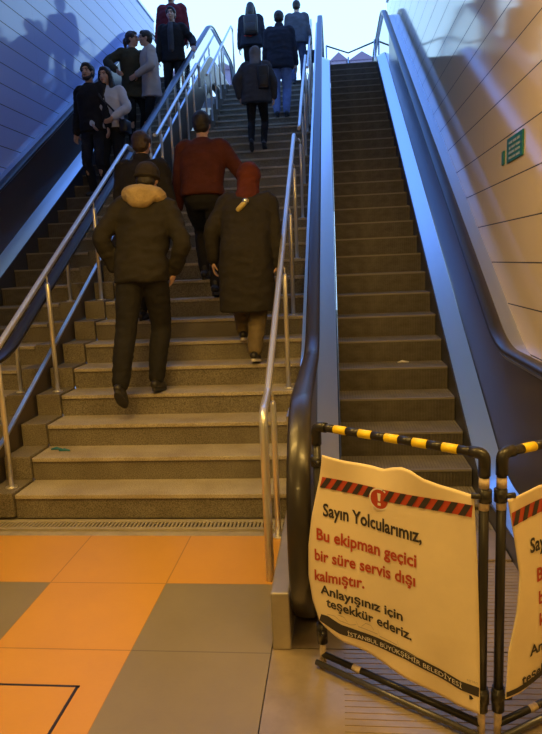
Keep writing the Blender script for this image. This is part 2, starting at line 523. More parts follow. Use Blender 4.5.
handrail(RX, RPX, 1, [(RX, 8.72, rz(8.75, 1)), (RX, 8.85, rz(8.85, 1)), (RX, 11.90, rz(11.90, 1)), (RX, 12.15, rz(11.9, 1))],
         rposts((13, 16, 19, 22), 1), 'middle length of handrail against the stopped escalator, above the red hood', 'stair handrails')
handrail(RX, RPX, 2, [(RX, 12.85, rz(12.87, 2)), (RX, 12.95, rz(12.95, 2)), (RX, 16.45, rz(16.45, 2)), (RX, 16.7, rz(16.45, 2) + .02), (RX, 16.7, TOPZ)],
         rposts((24, 27, 30, 33), 2), 'topmost handrail against the stopped escalator, beside the blue jeans', 'stair handrails')

# ------------------------------------------------------------------ escalators
RE, TE = 0.195, 0.195 * math.sqrt(3.0)
def esc_path(flat, inc, ys, ye, rad_lo=1.0, rad_hi=1.6, top=TOPZ, n=10):
    """flat: height above both landings, inc: height above the nosing line on the slope"""
    ylo = NY + (flat - inc - NZ) / SL
    yhi = NY + (top + flat - inc - NZ) / SL
    p = [(0, ys, flat), (0, ylo, flat), (0, yhi, top + flat), (0, ye, top + flat)]
    return [(q.y, q.z) for q in fillet(p, [rad_lo, rad_hi], n)]

def panel_between(bm, lo, hi, x, th, mi=0):
    """upright sheet between two paths of equal length"""
    r = []
    for a, b in zip(lo, hi):
        r.append([bm.verts.new((x - th / 2, a[0], a[1])), bm.verts.new((x + th / 2, a[0], a[1])),
                  bm.verts.new((x + th / 2, b[0], b[1])), bm.verts.new((x - th / 2, b[0], b[1]))])
    for a, b in zip(r, r[1:]):
        for k in range(4):
            bm.faces.new((a[k], a[(k + 1) % 4], b[(k + 1) % 4], b[k])).material_index = mi
    bm.faces.new(r[0][::-1]).material_index = mi
    bm.faces.new(r[-1]).material_index = mi

def resample(path, ys):
    out = []
    for y in ys:
        for a, b in zip(path, path[1:]):
            if a[0] <= y <= b[0] + 1e-9:
                t = (y - a[0]) / max(1e-9, b[0] - a[0]); out.append((y, a[1] + (b[1] - a[1]) * t)); break
        else:
            out.append((y, path[-1][1] if y > path[-1][0] else path[0][1]))
    return out

HR_FLAT, HR_INC = 1.06, 0.90
Y_NEWEL, Y_TOPEND = 3.04, 17.0

def arc(cy, cz, rad, a0, a1, n=14):
    return [(cy + rad * math.cos(a0 + (a1 - a0) * i / n), cz + rad * math.sin(a0 + (a1 - a0) * i / n)) for i in range(n + 1)]

def handrail_loop(newel_r=0.535, yn=Y_NEWEL, yt=Y_TOPEND, dz=0.0, inc=HR_INC):
    top = esc_path(HR_FLAT + dz, inc + dz, yn, yt)
    lo = arc(yn, HR_FLAT + dz - newel_r, newel_r, -math.pi * 0.5, -math.pi * 1.5)
    hi = arc(yt, TOPZ + HR_FLAT + dz - newel_r, newel_r, math.pi * 0.5, -math.pi * 0.5)
    return [(yn + .5, lo[0][1])] + lo[:-1] + top + hi[1:]

RUB = [(-0.040, -0.018), (-0.040, 0.002), (-0.030, 0.013), (0, 0.017), (0.030, 0.013), (0.040, 0.002), (0.040, -0.018), (0.026, -0.022), (-0.026, -0.022)]

def escalator(xc, label, sides, hinc=HR_INC, hs=0.462, ho=0.65, oo=(0.835, 0.735), name='escalator'):
    root = empty(name, (xc, 3.6, 0), 0, label, 'escalator')
    def P(nm, bm, m, parent=root, smooth=False):
        for v in bm.verts: v.co -= Vector((xc, 3.6, 0))
        return mesh_obj(nm, bm, m, parent, smooth)
    # steps
    bm = bmesh.new()
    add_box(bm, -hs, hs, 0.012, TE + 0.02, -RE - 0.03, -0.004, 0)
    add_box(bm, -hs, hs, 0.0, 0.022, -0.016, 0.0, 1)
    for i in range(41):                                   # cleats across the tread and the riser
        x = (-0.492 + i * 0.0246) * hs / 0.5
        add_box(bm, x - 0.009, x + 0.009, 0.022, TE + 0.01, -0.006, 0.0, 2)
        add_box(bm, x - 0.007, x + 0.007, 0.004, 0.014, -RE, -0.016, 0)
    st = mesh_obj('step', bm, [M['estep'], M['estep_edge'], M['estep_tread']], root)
    ks = list(range(-3, 31))
    for i, k in enumerate(ks):
        z = NZ + k * RE
        if k == -1: z = 0.185
        if k == -2: z = 0.055
        if k == -3: z = 0.012
        z = min(z, TOPZ + 0.004 - 0.03 * (k == 27))
        o = st if i == 0 else copy_part(st, root)
        o.location = (0, NY + k * TE - 3.6, z)
    P('comb_plate', box(xc - hs, xc + hs, 3.45, NY - 3 * TE - 0.002, 0.001, 0.014, 0.003), M['plate'])
    # balustrades
    for side, kind in sides:
        xs = xc + side * (hs + 0.005)                          # skirt face
        xh = xc + side * ho   # handrail centre
        xo = xc + side * (oo[0] if kind != 'clad' else oo[1])                          # outer cladding
        ysamp = sorted(set([round(2.75 + 0.05 * i, 3) for i in range(60)] + [round(5.8 + 0.25 * i, 3) for i in range(33)] + [round(13.9 + .06 * i, 3) for i in range(53)]))
        base = resample(esc_path(-0.06, -0.30, 2.75, 17.0), ysamp)
        sk = resample(esc_path(0.13, 0.10, 2.75, 17.0), ysamp)
        dk = resample(esc_path(0.20, 0.165, 2.75, 17.0), ysamp)
        bm = bmesh.new(); panel_between(bm, base, sk, xs + side * 0.006, 0.010)
        P('skirt_panel', bm, M['skirt'])
        # sloping inner deck strip between skirt and panel
        bm = bmesh.new()
        xi0, xi1 = xs + side * 0.012, xh - side * 0.012
        rr = []
        for a, b in zip(sk, dk):
            rr.append([bm.verts.new((xi0, a[0], a[1])), bm.verts.new((xi1, b[0], b[1])), bm.verts.new((xi1, b[0], b[1] - 0.03)), bm.verts.new((xi0, a[0], a[1] - 0.03))])
        for a, b in zip(rr, rr[1:]):
            for q in range(4):
                bm.faces.new((a[q], a[(q + 1) % 4], b[(q + 1) % 4], b[q]))
        bm.faces.new(rr[0]); bm.faces.new(rr[-1][::-1])
        bmesh.ops.recalc_face_normals(bm, faces=bm.faces)
        P('inner_deck', bm, M['deck'])
        # upright panel under the handrail
        hr = resample(esc_path(HR_FLAT - 0.03, hinc - 0.03, 2.75, 17.0), ysamp)
        lo2 = [(a[0], a[1] - 0.02) for a in dk]
        split = 13.2
        iz = [i for i, y in enumerate(ysamp) if y <= split]
        i0 = [i for i, y in enumerate(ysamp) if y >= 3.05][0]
        cut = iz[-1]
        if kind == 'glass':
            bm = bmesh.new(); panel_between(bm, lo2[i0:], hr[i0:], xh, 0.010)
            P('glass_panel', bm, M['glass'])
        else:
            bm = bmesh.new(); panel_between(bm, lo2[i0:cut + 1], hr[i0:cut + 1], xh, 0.012)
            P('balustrade_panel', bm, M['panel_dark'])
            bm = bmesh.new(); panel_between(bm, lo2[cut:], hr[cut:], xh, 0.010)
            P('glass_panel', bm, M['glass'])
        # newel ends of the panel: half discs
        nr = 0.53 - 0.035
        for (cy, cz, a0, a1) in ((Y_NEWEL, HR_FLAT - 0.53, math.pi * 0.5, math.pi * 1.5), (Y_TOPEND, TOPZ + HR_FLAT - 0.53, -math.pi * 0.5, math.pi * 0.5)):
            bm = bmesh.new()
            pts = arc(cy, cz, nr, a0, a1, 16)
            f1 = bm.faces.new([bm.verts.new((xh - 0.006, p[0], p[1])) for p in pts])
            r_ = bmesh.ops.extrude_face_region(bm, geom=[f1])
            for v in r_['geom']:
                if isinstance(v, bmesh.types.BMVert): v.co.x += 0.012
            bmesh.ops.recalc_face_normals(bm, faces=bm.faces)
            P('newel_panel', bm, M['glass'] if (kind == 'glass' or cy > 10) else M['panel_dark'])
        # handrail
        bm = bmesh.new()
        loop = handrail_loop(inc=hinc)
        wk = 1.28
        sweep_profile(bm, loop, [(q_[0] * wk, q_[1]) for q_ in RUB], xh)
        bmesh.ops.recalc_face_normals(bm, faces=bm.faces)
        P('handrail', bm, M['rubber'], smooth=True)
        # steel guide beneath the handrail and outer deck / cladding
        bm = bmesh.new()
        sweep_profile(bm, handrail_loop(dz=-0.036, newel_r=0.494, inc=hinc), [(-0.030, -0.012), (-0.030, 0.012), (0.030, 0.012), (0.030, -0.012)], xh)
        bmesh.ops.recalc_face_normals(bm, faces=bm.faces)
        P('handrail_guide', bm, M['deck'])
        if kind != 'glass':
            # outer deck closing the gap to the wall or the stair side
            od = resample(esc_path(HR_FLAT - 0.09, hinc - 0.085, 2.75, 17.0), ysamp)
            j0 = [i for i, y in enumerate(ysamp) if y >= 3.1][0]
            bm = bmesh.new()
            xa, xb = xh + side * 0.008, xo
            if kind == 'clad': od = [(q_[0], q_[1] - 0.03) for q_ in od]
            rr = []
            for a in od[j0:]:
                rr.append([bm.verts.new((xa, a[0], a[1])), bm.verts.new((xb, a[0], a[1])), bm.verts.new((xb, a[0], a[1] - 0.02)), bm.verts.new((xa, a[0], a[1] - 0.02))])
            for a, b in zip(rr, rr[1:]):
                for q in range(4): bm.faces.new((a[q], a[(q + 1) % 4], b[(q + 1) % 4], b[q]))
            bm.faces.new(rr[0]); bm.faces.new(rr[-1][::-1])
            bmesh.ops.recalc_face_normals(bm, faces=bm.faces)
            P('outer_deck', bm, M['deck'])
            bm = bmesh.new(); panel_between(bm, [(a[0], a[1]) for a in base[j0:]], [(a[0], a[1] - 0.02) for a in od[j0:]], xo - side * 0.008, 0.012)
            P('outer_cladding', bm, M['deck'] if kind == 'clad' else M['panel_dark'])
        else:
            od = resample(esc_path(0.36, 0.325, 2.75, 17.0), ysamp)
            bm = bmesh.new(); panel_between(bm, base, od, xh + side * 0.005, 0.03)
            P('outer_cladding', bm, M['clad'])
            bm = bmesh.new()
            sweep_profile(bm, od, [(-0.105, 0.0), (-0.105, 0.016), (0.022, 0.016), (0.022, 0.0)], xh)
            bmesh.ops.recalc_face_normals(bm, faces=bm.faces)
            P('outer_ledge', bm, M['deck'])
    return root

XE = 0.475
esc_r = escalator(XE, 'stopped escalator with dusty dark steps behind the notice barrier', [(-1, 'clad'), (1, 'panel')])
esc_l = escalator(-3.20, 'running escalator carrying people down beside the bluish panelled wall', [(-1, 'panel'), (1, 'glass')], 0.86, 0.51, 0.69, (0.93, 0.735))
# low steel plinth at the foot of the near newel
M['plinth'] = mat('plinth_steel', (0.42, 0.38, 0.32), 0.45, 0.6, var=0.15)
r = empty('newel_plinth', (-0.247, 2.87, 0), 0, 'low boxy steel plinth at the foot of the escalator newel by the orange floor', 'plinth')
mesh_obj('cover_box', box(-0.072, 0.012, -0.28, 1.3, 0.0, 0.27, 0.008), M['plinth'], r)
# landing plate
r = empty('landing_plate', (0.475, 2.5, 0), 0, 'ribbed steel landing plate in front of the stopped escalator', 'floor plate')
bm = bmesh.new()
add_box(bm, -0.795, 0.83, -1.0, 0.10, -0.02, 0.0); add_box(bm, -0.795, 0.83, 0.11, 0.95, -0.02, 0.0)
for i in range(56):
    y = -0.98 + i * 0.034
    if abs(y - 0.100) < .015: continue
    add_box(bm, -0.48, 0.50, y, y + 0.012, 0.0, 0.0025)
mesh_obj('ribbed_sheet', bm, M['plate'], r)
r = empty('landing_plate', (-3.2, 2.8, 0), 0, 'steel landing plate at the foot of the running escalator', 'floor plate')
mesh_obj('ribbed_sheet', box(-0.5, 0.5, -0.9, 0.65, 0.0005, 0.004), M['plate'], r)

# ------------------------------------------------------------------ top of the way out
r = empty('street_railing', (0.31, 17.6, TOPZ), 0, 'thin dark railing with one post at the head of the stopped escalator', 'railing')
bm = bmesh.new()
add_tube(bm, [(-0.38, -1.0, 1.10), (0.17, 0, 1.20), (0.76, -1.2, 1.05)], 0.02, 8); mesh_obj('top_rail', bm, M['skirt'], r)
for px_, py_ in ((0.17, 0), (-0.38, -1.0), (0.76, -1.2)):
    bm = bmesh.new(); add_tube(bm, [(px_, py_, 0), (px_, py_, 1.1)], 0.02, 8); mesh_obj('post', bm, M['steel'], r)
M['bldg'] = mat('far_building_wall', (0.34, 0.28, 0.42), 0.8, var=0.15)
M['bldg_roof'] = mat('far_building_roof', (0.22, 0.16, 0.25), 0.8)
for (bx, by, w_, h_, lab) in ((0.6, 45, 1.0, 8.85, 'hazy violet gabled building low behind the thin railing, its left half'), (2.1, 45, 1.5, 8.8, 'hazy violet gabled building low behind the thin railing, its right half')):
    r = empty('far_building', (bx, by, TOPZ), 0, lab, 'building')
    bm = bmesh.new(); add_box(bm, -w_/2, w_/2, 0, 5, -0.2, h_); mesh_obj('wall', bm, M['bldg'], r)
    bm = bmesh.new()
    vs = [bm.verts.new(p) for p in ((-w_/2-.1, -.2, h_), (w_/2+.1, -.2, h_), (0, -.2, h_+.5), (-w_/2-.1, 5.2, h_), (w_/2+.1, 5.2, h_), (0, 5.2, h_+.5))]
    for f in ((0, 1, 2), (5, 4, 3), (0, 2, 5, 3), (1, 4, 5, 2), (0, 3, 4, 1)): bm.faces.new([vs[i] for i in f])
    bmesh.ops.recalc_face_normals(bm, faces=bm.faces); mesh_obj('roof', bm, M['bldg_roof'], r)
# ------------------------------------------------------------------ barrier frames and their notices
def px_ray(px, py):
    f, r_, u = camera_axes()
    return f + r_ * ((px - 271.0) / F_PX) - u * ((py - 367.0) / F_PX)

class Frame:
    """an upright plane through two posts; (s, z) are metres along it and up; n points to the viewer's side"""
    def __init__(self, a, b):
        self.o = Vector((a[0], a[1], 0)); d = Vector((b[0] - a[0], b[1] - a[1], 0))
        self.len = d.length; self.e = d.normalized(); self.n = Vector((self.e.y, -self.e.x, 0))
        self.off = 0.030
    def at(self, s, z, h=0.0):
        return self.o + self.e * s + Vector((0, 0, z)) + self.n * h
    def sz(self, px, py):
        d = px_ray(px, py); c = Vector((0, 0, EYE))
        t = (self.o + self.n * self.off - c).dot(self.n) / d.dot(self.n)
        p = c + d * t
        return ((p - self.o).dot(self.e), p.z)

F1 = Frame((-0.092, 2.50), (0.478, 2.105))
F2 = Frame((0.536, 2.11), (1.12, 2.47))
BAR_Z = 1.045

def bulge(fr, s, z):
    u = s / fr.len
    b = 0.010 * math.sin(3.1 * u + 0.6) * math.sin(z * 4.2) + 0.008 * math.sin(u * 9 + z * 3)
    if z < 0.34: b += 0.016 * math.sin(u * 12.0 + 1.0) * (0.34 - z) / 0.3
    if z > 0.85: b += 0.016 * math.sin(u * 11.0) * (z - 0.85) / 0.12
    return fr.off + b

def barrier(fr, name, label, stripes):
    r = empty(name, fr.o, 0, label, 'barrier')
    def L(s, z, h=0.0): return fr.at(s, z, h) - fr.o
    L_ = fr.len
    # top bar with black and yellow bands
    bm = bmesh.new()
    n = stripes * 2 + 1
    for i in range(n):
        s0, s1 = 0.035 + (L_ - 0.07) * i / n, 0.035 + (L_ - 0.07) * (i + 1) / n
        add_tube(bm, [L(s0, BAR_Z), L(s1, BAR_Z)], 0.0168 if i % 2 else 0.0163, 12, mi=1 if i % 2 else 0)
    mesh_obj('striped_top_bar', bm, [M['black_paint'], M['yellow']], r)
    for s in (0.0, L_):
        sgn = 1 if s == 0 else -1
        bm = bmesh.new()
        add_tube(bm, [L(s, 0.10), L(s, BAR_Z - 0.05)], 0.017, 12)
        p = mesh_obj('post', bm, M['black_paint'], r)
        bm = bmesh.new()
        add_tube(bm, fillet([L(s, BAR_Z - 0.075), L(s, BAR_Z), L(s + sgn * 0.05, BAR_Z)], 0.03, 5), 0.0205, 12)
        mesh_obj('elbow_fitting', bm, M['black_paint'], p)
        for za, zb in () if (s > 0) != (fr is F1) else ((BAR_Z - 0.118, BAR_Z - 0.082), (BAR_Z - 0.195, BAR_Z - 0.160)):
            bm = bmesh.new(); add_tube(bm, [L(s, za), L(s, zb)], 0.0178, 12); mesh_obj('worn_tape', bm, M['tape_white'], p)
        bm = bmesh.new(); add_tube(bm, [L(s, 0.10), L(s, 0.19)], 0.022, 12); mesh_obj('corner_socket', bm, M['black_paint'], p)
        bm = bmesh.new(); add_tube(bm, [L(s, 0.0), L(s, 0.105)], 0.0135, 12); mesh_obj('foot', bm, M['tape_white'], p)
        # clamps that carry the notice
        for cz_ in (BAR_Z - 0.145, 0.155):
            bm = bmesh.new()
            add_tube(bm, [L(s + sgn * -0.004, cz_ - 0.022), L(s + sgn * -0.004, cz_ + 0.022)], 0.022, 10)
            add_tube(bm, [L(s, cz_, 0.012), L(s + sgn * 0.034, cz_, 0.026)], 0.010, 8)
            mesh_obj('clamp', bm, M['black_paint'], p)
    bm = bmesh.new()
    add_tube(bm, [L(0.0, 0.045), L(L_, 0.045)], 0.0135, 12)
    mesh_obj('bottom_bar', bm, M['black_paint'], r)
    bm = bmesh.new()
    add_tube(bm, [L(-0.01, 0.022, 0.035), L(L_ + 0.0, 0.022, 0.035)], 0.012, 10)
    mesh_obj('floor_bar', bm, M['skirt'], r)
    bm = bmesh.new()
    add_tube(bm, [L(L_ * 0.22, 0.045), L(L_ * 0.275, 0.045)], 0.0145, 12)
    mesh_obj('worn_band', bm, M['tape_white'], r)
    return r

barrier(F1, 'barrier_frame', 'black barrier frame with striped bar that carries the fully visible notice', 5)
barrier(F2, 'barrier_frame', 'black barrier frame with striped bar running out of the picture past the bright deck strip', 5)

def interp(poly, t):
    """point at fraction t of a polyline's length"""
    ds = [math.dist(a, b) for a, b in zip(poly, poly[1:])]
    d = t * sum(ds)
    for (a, b), l in zip(zip(poly, poly[1:]), ds):
        if d <= l or (a, b) == (poly[-2], poly[-1]):
            k = d / l if l else 0
            return (a[0] + (b[0] - a[0]) * k, a[1] + (b[1] - a[1]) * k)
        d -= l

def banner_mesh(fr, top, bot, left, right, nu=44, nv=60):
    bm = bmesh.new()
    def P(u, v):
        T, B, Lf, Rt = interp(top, u), interp(bot, u), interp(left, v), interp(right, v)
        c00, c10, c01, c11 = top[0], top[-1], bot[0], bot[-1]
        return [(1 - v) * T[i] + v * B[i] + (1 - u) * Lf[i] + u * Rt[i]
                - ((1 - u) * (1 - v) * c00[i] + u * (1 - v) * c10[i] + (1 - u) * v * c01[i] + u * v * c11[i]) for i in (0, 1)]
    for side, dh in ((0, 0.0), (1, -0.003)):
        g = []
        for j in range(nv + 1):
            row = []
            for i in range(nu + 1):
                s, z = P(i / nu, j / nv)
                row.append(bm.verts.new(fr.at(s, z, bulge(fr, s, z) + dh) - fr.o))
            g.append(row)
        for j in range(nv):
            for i in range(nu):
                q = (g[j][i], g[j + 1][i], g[j + 1][i + 1], g[j][i + 1])
                f = bm.faces.new(q if side == 0 else q[::-1]); f.smooth = True
        if side == 0: g0 = g
    def rim(a, b):
        for k in range(len(a) - 1): bm.faces.new((a[k], a[k + 1], b[k + 1], b[k]))
    rim(g0[0], g[0]); rim([r[-1] for r in g0], [r[-1] for r in g]); rim(g0[-1][::-1], g[-1][::-1]); rim([r[0] for r in g0][::-1], [r[0] for r in g][::-1])
    return bm

def patch(fr, a, b, w, name, m, parent, h=0.0016, n=40, i0=0.0, i1=1.0):
    """ribbon along a polyline of (s, z), w wide, laid on the notice"""
    bm = bmesh.new()
    prev = None
    for k in range(n + 1):
        t = i0 + (i1 - i0) * k / n
        p = interp(a, t); q = interp(b, t)
        v = [bm.verts.new(fr.at(x[0], x[1], bulge(fr, x[0], x[1]) + h) - fr.o) for x in (p, ((p[0] + q[0]) / 2, (p[1] + q[1]) / 2), q)]
        if prev:
            bm.faces.new((prev[0], prev[1], v[1], v[0])); bm.faces.new((prev[1], prev[2], v[2], v[1]))
        prev = v
    bmesh.ops.recalc_face_normals(bm, faces=bm.faces)
    return mesh_obj(name, bm, m, parent)

_dg = None
def text_bm(txt, bold=0.0, res=3):
    cu = bpy.data.curves.new('t', 'FONT')
    cu.body = txt; cu.size = 1.0; cu.resolution_u = res; cu.offset = bold
    o = bpy.data.objects.new('t', cu); COL.objects.link(o)
    dg = bpy.context.evaluated_depsgraph_get()
    me = bpy.data.meshes.new_from_object(o.evaluated_get(dg))
    bm = bmesh.new(); bm.from_mesh(me)
    bpy.data.objects.remove(o); bpy.data.curves.remove(cu); bpy.data.meshes.remove(me)
    bmesh.ops.triangulate(bm, faces=bm.faces)
    long_ = [e for e in bm.edges if e.calc_length() > 0.12]
    if long_: bmesh.ops.subdivide_edges(bm, edges=long_, cuts=1)
    bmesh.ops.triangulate(bm, faces=bm.faces)
    return bm

def text_on(fr, txt, p0, p1, size, m, parent, name, bold=0.024, h=0.0022, poly=None):
    """baseline from (s, z) p0 to p1, letter size in metres, stretched to fill the baseline"""
    bm = text_bm(txt, bold)
    x0 = min(v.co.x for v in bm.verts); x1 = max(v.co.x for v in bm.verts)
    for v in bm.verts:
        t = (v.co.x - x0) / (x1 - x0)
        s = p0[0] + (p1[0] - p0[0]) * t; z = p0[1] + (p1[1] - p0[1]) * t + v.co.y * size
        if poly: s, z = interp(poly, t); z += v.co.y * size
        v.co = fr.at(s, z, bulge(fr, s, z) + h) - fr.o
    bmesh.ops.recalc_face_normals(bm, faces=bm.faces)
    return mesh_obj(name, bm, m, parent)

def notice(fr, label, top, bot, left, right, stripe_t, stripe_b, sign, lines, band_t, band_b, band_txt):
    r = empty('notice_banner', fr.o, 0, label, 'sign')
    mesh_obj('vinyl_sheet', banner_mesh(fr, top, bot, left, right), M['vinyl'], r)
    red = patch(fr, stripe_t, stripe_b, 0, 'warning_stripe', M['ink_red'], r)
    bm = bmesh.new()
    n = 13
    for i in range(n):
        t0 = i / n
        ts_ = [(t0 + 0.020, 0), (t0 + 0.062, 0), (t0 + 0.020, 1), (t0 - 0.022, 1)]
        vs = []
        for t, side in ts_:
            p = interp(stripe_b if side == 0 else stripe_t, min(1, max(0, t if side else t)))
            vs.append(p)
        # lower edge sits left of the upper edge
        a, b, c, d = interp(stripe_t, min(1, t0 + .034)), interp(stripe_t, min(1, t0 + .072)), interp(stripe_b, min(1, t0 + .040)), interp(stripe_b, max(0, t0 + .002))
        bm.faces.new([bm.verts.new(fr.at(q[0], q[1], bulge(fr, q[0], q[1]) + 0.0030) - fr.o) for q in (a, d, c, b)])
    bmesh.ops.recalc_face_normals(bm, faces=bm.faces)
    mesh_obj('black_bars', bm, M['ink'], red)
    if sign:
        (cs, cz), rad = sign
        for nm, rd, m_, hh in (('sign_rim', rad * 1.16, M['ink_white'], 0.0036), ('sign_disc', rad, M['ink_red'], 0.0042)):
            bm = bmesh.new()
            bm.faces.new([bm.verts.new(fr.at(cs + rd * math.cos(a), cz + rd * math.sin(a), bulge(fr, cs, cz) + hh) - fr.o) for a in [2 * math.pi * k / 28 for k in range(28)]])
            d_ = mesh_obj(nm, bm, m_, red)
        bm = bmesh.new()
        w = rad * 0.17
        for pts in ([(-w * 1.15, rad * .62), (-w * .7, -rad * .2), (w * .7, -rad * .2), (w * 1.15, rad * .62)], [(-w, -rad * .38), (-w, -rad * .66), (w, -rad * .66), (w, -rad * .38)]):
            bm.faces.new([bm.verts.new(fr.at(cs + p[0], cz + p[1], bulge(fr, cs, cz) + 0.0048) - fr.o) for p in pts])
        mesh_obj('exclamation_mark', bm, M['ink_white'], red)
    for txt, p0, p1, size, m_ in lines:
        text_on(fr, txt, p0, p1, size, M[m_], r, 'notice_text')
    bd = patch(fr, band_t, band_b, 0, 'name_band', M['ink'], r)
    if band_txt:
        p0, p1, sz_ = band_txt[:3]
        text_on(fr, 'İSTANBUL BÜYÜKŞEHİR BELEDİYESİ', p0, p1, sz_, M['ink_white'], bd, 'band_text', 0.0, 0.0034, band_txt[3])
    return r

q1 = lambda pts: [F1.sz(*p) for p in pts]
top = q1([(322, 455), (335, 459), (345, 462), (365, 466), (382, 470), (391, 468), (402, 467), (412, 470), (424, 478), (440, 485), (473, 497)])
bot = q1([(322, 619), (333, 630), (345, 641), (365, 652), (400, 673), (430, 690), (457, 706), (480, 714)])
left = q1([(322, 455), (319, 480), (313, 515), (310, 545), (310, 575), (314, 598), (322, 619)])
right = q1([(473, 497), (476, 560), (478, 640), (480, 714)])
base = []
for txt, a, b, hpx, m_ in (('Sayın Yolcularımız,', (324, 515), (423, 542), 12.5, 'ink'),
                           ('Bu ekipman geçici', (318.5, 538), (418, 566), 11.5, 'ink_red'),
                           ('bir süre servis dışı', (317, 558), (417, 585), 11.0, 'ink_red'),
                           ('kalmıştır.', (317, 578), (365, 588), 10.5, 'ink_red'),
                           ('Anlayışınız için', (323, 591), (404, 620), 8.8, 'ink'),
                           ('teşekkür ederiz.', (329, 604), (413, 639), 8.8, 'ink')):
    s0, z0 = F1.sz(*a); s1, z1 = F1.sz(*b)
    zt = F1.sz(a[0], a[1] - hpx)[1] - z0
    base.append((txt, (s0, z0), (s1, z1), zt / 0.73, m_))
st_t = q1([(322, 477), (345, 482), (380, 489), (420, 496), (472, 506)]); st_b = q1([(320, 487), (345, 493), (380, 500), (420, 507), (471, 518)])
c0 = F1.sz(379.5, 499); rad = F1.sz(379.5, 489.5)[1] - c0[1]
bt = q1([(324, 612), (331, 614), (343, 623), (360, 631), (407, 649), (440, 668), (460, 681), (479, 688)])
bb = q1([(322, 618), (331, 624), (343, 633), (360, 640), (407, 658), (440, 677), (460, 690), (479, 697)])
nb = notice(F1, 'whole cream out-of-service notice with dark and red Turkish lettering, hung on the barrier', top, bot, left, right, st_t, st_b, (c0, rad), base, bt, bb,
       (F1.sz(350, 634.5), F1.sz(454, 684), (F1.sz(352, 631.0)[1] - F1.sz(352, 635.2)[1]) / 0.73, q1([(349, 634.5), (360, 638.4), (407, 655.6), (440, 674.6), (462, 688.5)])))
# small skyline drawing and printed mark above the band
bm = bmesh.new()
def ink_line(pts, w=0.0012):
    for a, b in zip(pts, pts[1:]):
        A, B = F1.sz(*a), F1.sz(*b)
        vs = [F1.at(q[0], q[1] + dz, bulge(F1, *q) + 0.0022) - F1.o for q, dz in ((A, -w), (B, -w), (B, w), (A, w))]
        bm.faces.new([bm.verts.new(v) for v in vs])
ink_line([(330, 612), (337, 614), (342, 619), (352, 624), (357, 624), (357, 620), (359, 626), (366, 629), (378, 634), (378, 629), (380, 636), (392, 641), (398, 644), (398, 639), (400, 646), (412, 653), (425, 659)])
ink_line([(362, 626), (366, 623), (371, 625), (374, 630)]); ink_line([(340, 613), (346, 616), (349, 621)])
mesh_obj('skyline_drawing', bm, M['ink_grey'], nb)
text_on(F1, 'METRO', F1.sz(467, 681), F1.sz(478, 685), 0.012, M['ink_grey'], nb, 'printed_mark', 0.0)

# second notice: same print on the other frame
dS = 0.055
s_off = F2.sz(530, 553)[0] - base[0][1][0]
dz_ = F2.sz(530, 553)[1] - base[0][1][1]
def sh2(p, k=1.0): return (p[0] + s_off, p[1] + dz_ )
q2 = lambda pts: [F2.sz(*p) for p in pts]
e2 = F2.len - 0.03
t0 = q2([(508, 500), (516, 497), (528, 492), (542, 486)]); t2 = t0 + [(t0[-1][0] + 0.12, t0[-1][1] - 0.012), (e2, t0[-1][1] - 0.01)]
b0 = q2([(503, 697), (515, 690), (542, 672)]); b2 = b0 + [(e2, b0[-1][1] + 0.01)]
l2 = q2([(508, 500), (514, 540), (518, 575), (514, 610), (506, 650), (503, 697)])
r2 = [t2[-1], (e2, 0.6), b2[-1]]
sa = q2([(511, 513), (542, 500)]); sb = q2([(512, 526), (542, 513)])
def ext(p): 
    (a, b) = p
    k = (e2 - 0.005 - a[0]) / (b[0] - a[0]); return [a, b, (e2 - 0.005, b[1] + (b[1] - a[1]) * 0.2)]
ln2 = []
for (txt, p0, p1, size, m_), (ax, ay) in zip(base, ((530, 553), (536, 581), (537, 603), (537, 624), (526, 654), (517, 682))):
    a = F2.sz(ax, ay); ln2.append((txt, a, (a[0] + (p1[0] - p0[0]), a[1] + 0.01), size, m_))
ba = q2([(503, 690), (520, 680), (542, 668)]); bb_ = q2([(503, 695), (520, 685), (542, 674)])
notice(F2, 'second cream notice cut by the picture edge, showing only its first letters', t2, b2, l2, r2, ext(sa), ext(sb), None, ln2, ba + [(e2, ba[-1][1])], bb_ + [(e2, bb_[-1][1])], None)

# ------------------------------------------------------------------ green sign on the wall
def wall_pt(px, py):
    d = px_ray(px, py); t = XR / d.x
    return Vector((0, 0, EYE)) + d * t
A, B = wall_pt(508.5, 139.5), wall_pt(508.8, 163); C_ = wall_pt(524.5, 129)
y_far, y_near = A.y, C_.y
zt, zb = A.z, B.z
r = empty('wall_sign', (XR, (y_far + y_near) / 2, (zt + zb) / 2), 0, 'small green sign with pale lettering on the cream panelled wall', 'sign')
hw, hh = (y_far - y_near) / 2, (zt - zb) / 2
mesh_obj('plate', box(-0.012, -0.001, -hw, hw, -hh, hh, 0.002), M['green'], r)
bm = bmesh.new()
for row, (zc, segs) in enumerate(((0.55, ((-.7, -.25), (-.15, .25), (.35, .7))), (0.12, ((-.7, -.45), (-.35, .1), (.2, .7))), (-0.28, ((-.7, .0), (.1, .7))), (-0.70, ((-.7, -.3), (-.2, .15), (.25, .7))))):
    for a, b in segs:                       # the lettering is too blurred in the photograph to read
        add_box(bm, -0.0135, -0.012, -b * hw, -a * hw, (zc - .10) * hh, (zc + .10) * hh)
mesh_obj('lettering', bm, mat('sign_lettering', (0.34, 0.42, 0.40), 0.5), r)
r2_ = empty('wall_sign', (XR, y_far + 0.12, (zt + zb) / 2 - 0.03), 0, 'narrow dark strip plate beside the green sign on the cream wall', 'sign')
mesh_obj('plate', box(-0.012, -0.001, -0.03, 0.03, -hh * .6, hh * .6, 0.002), M['green'], r2_)

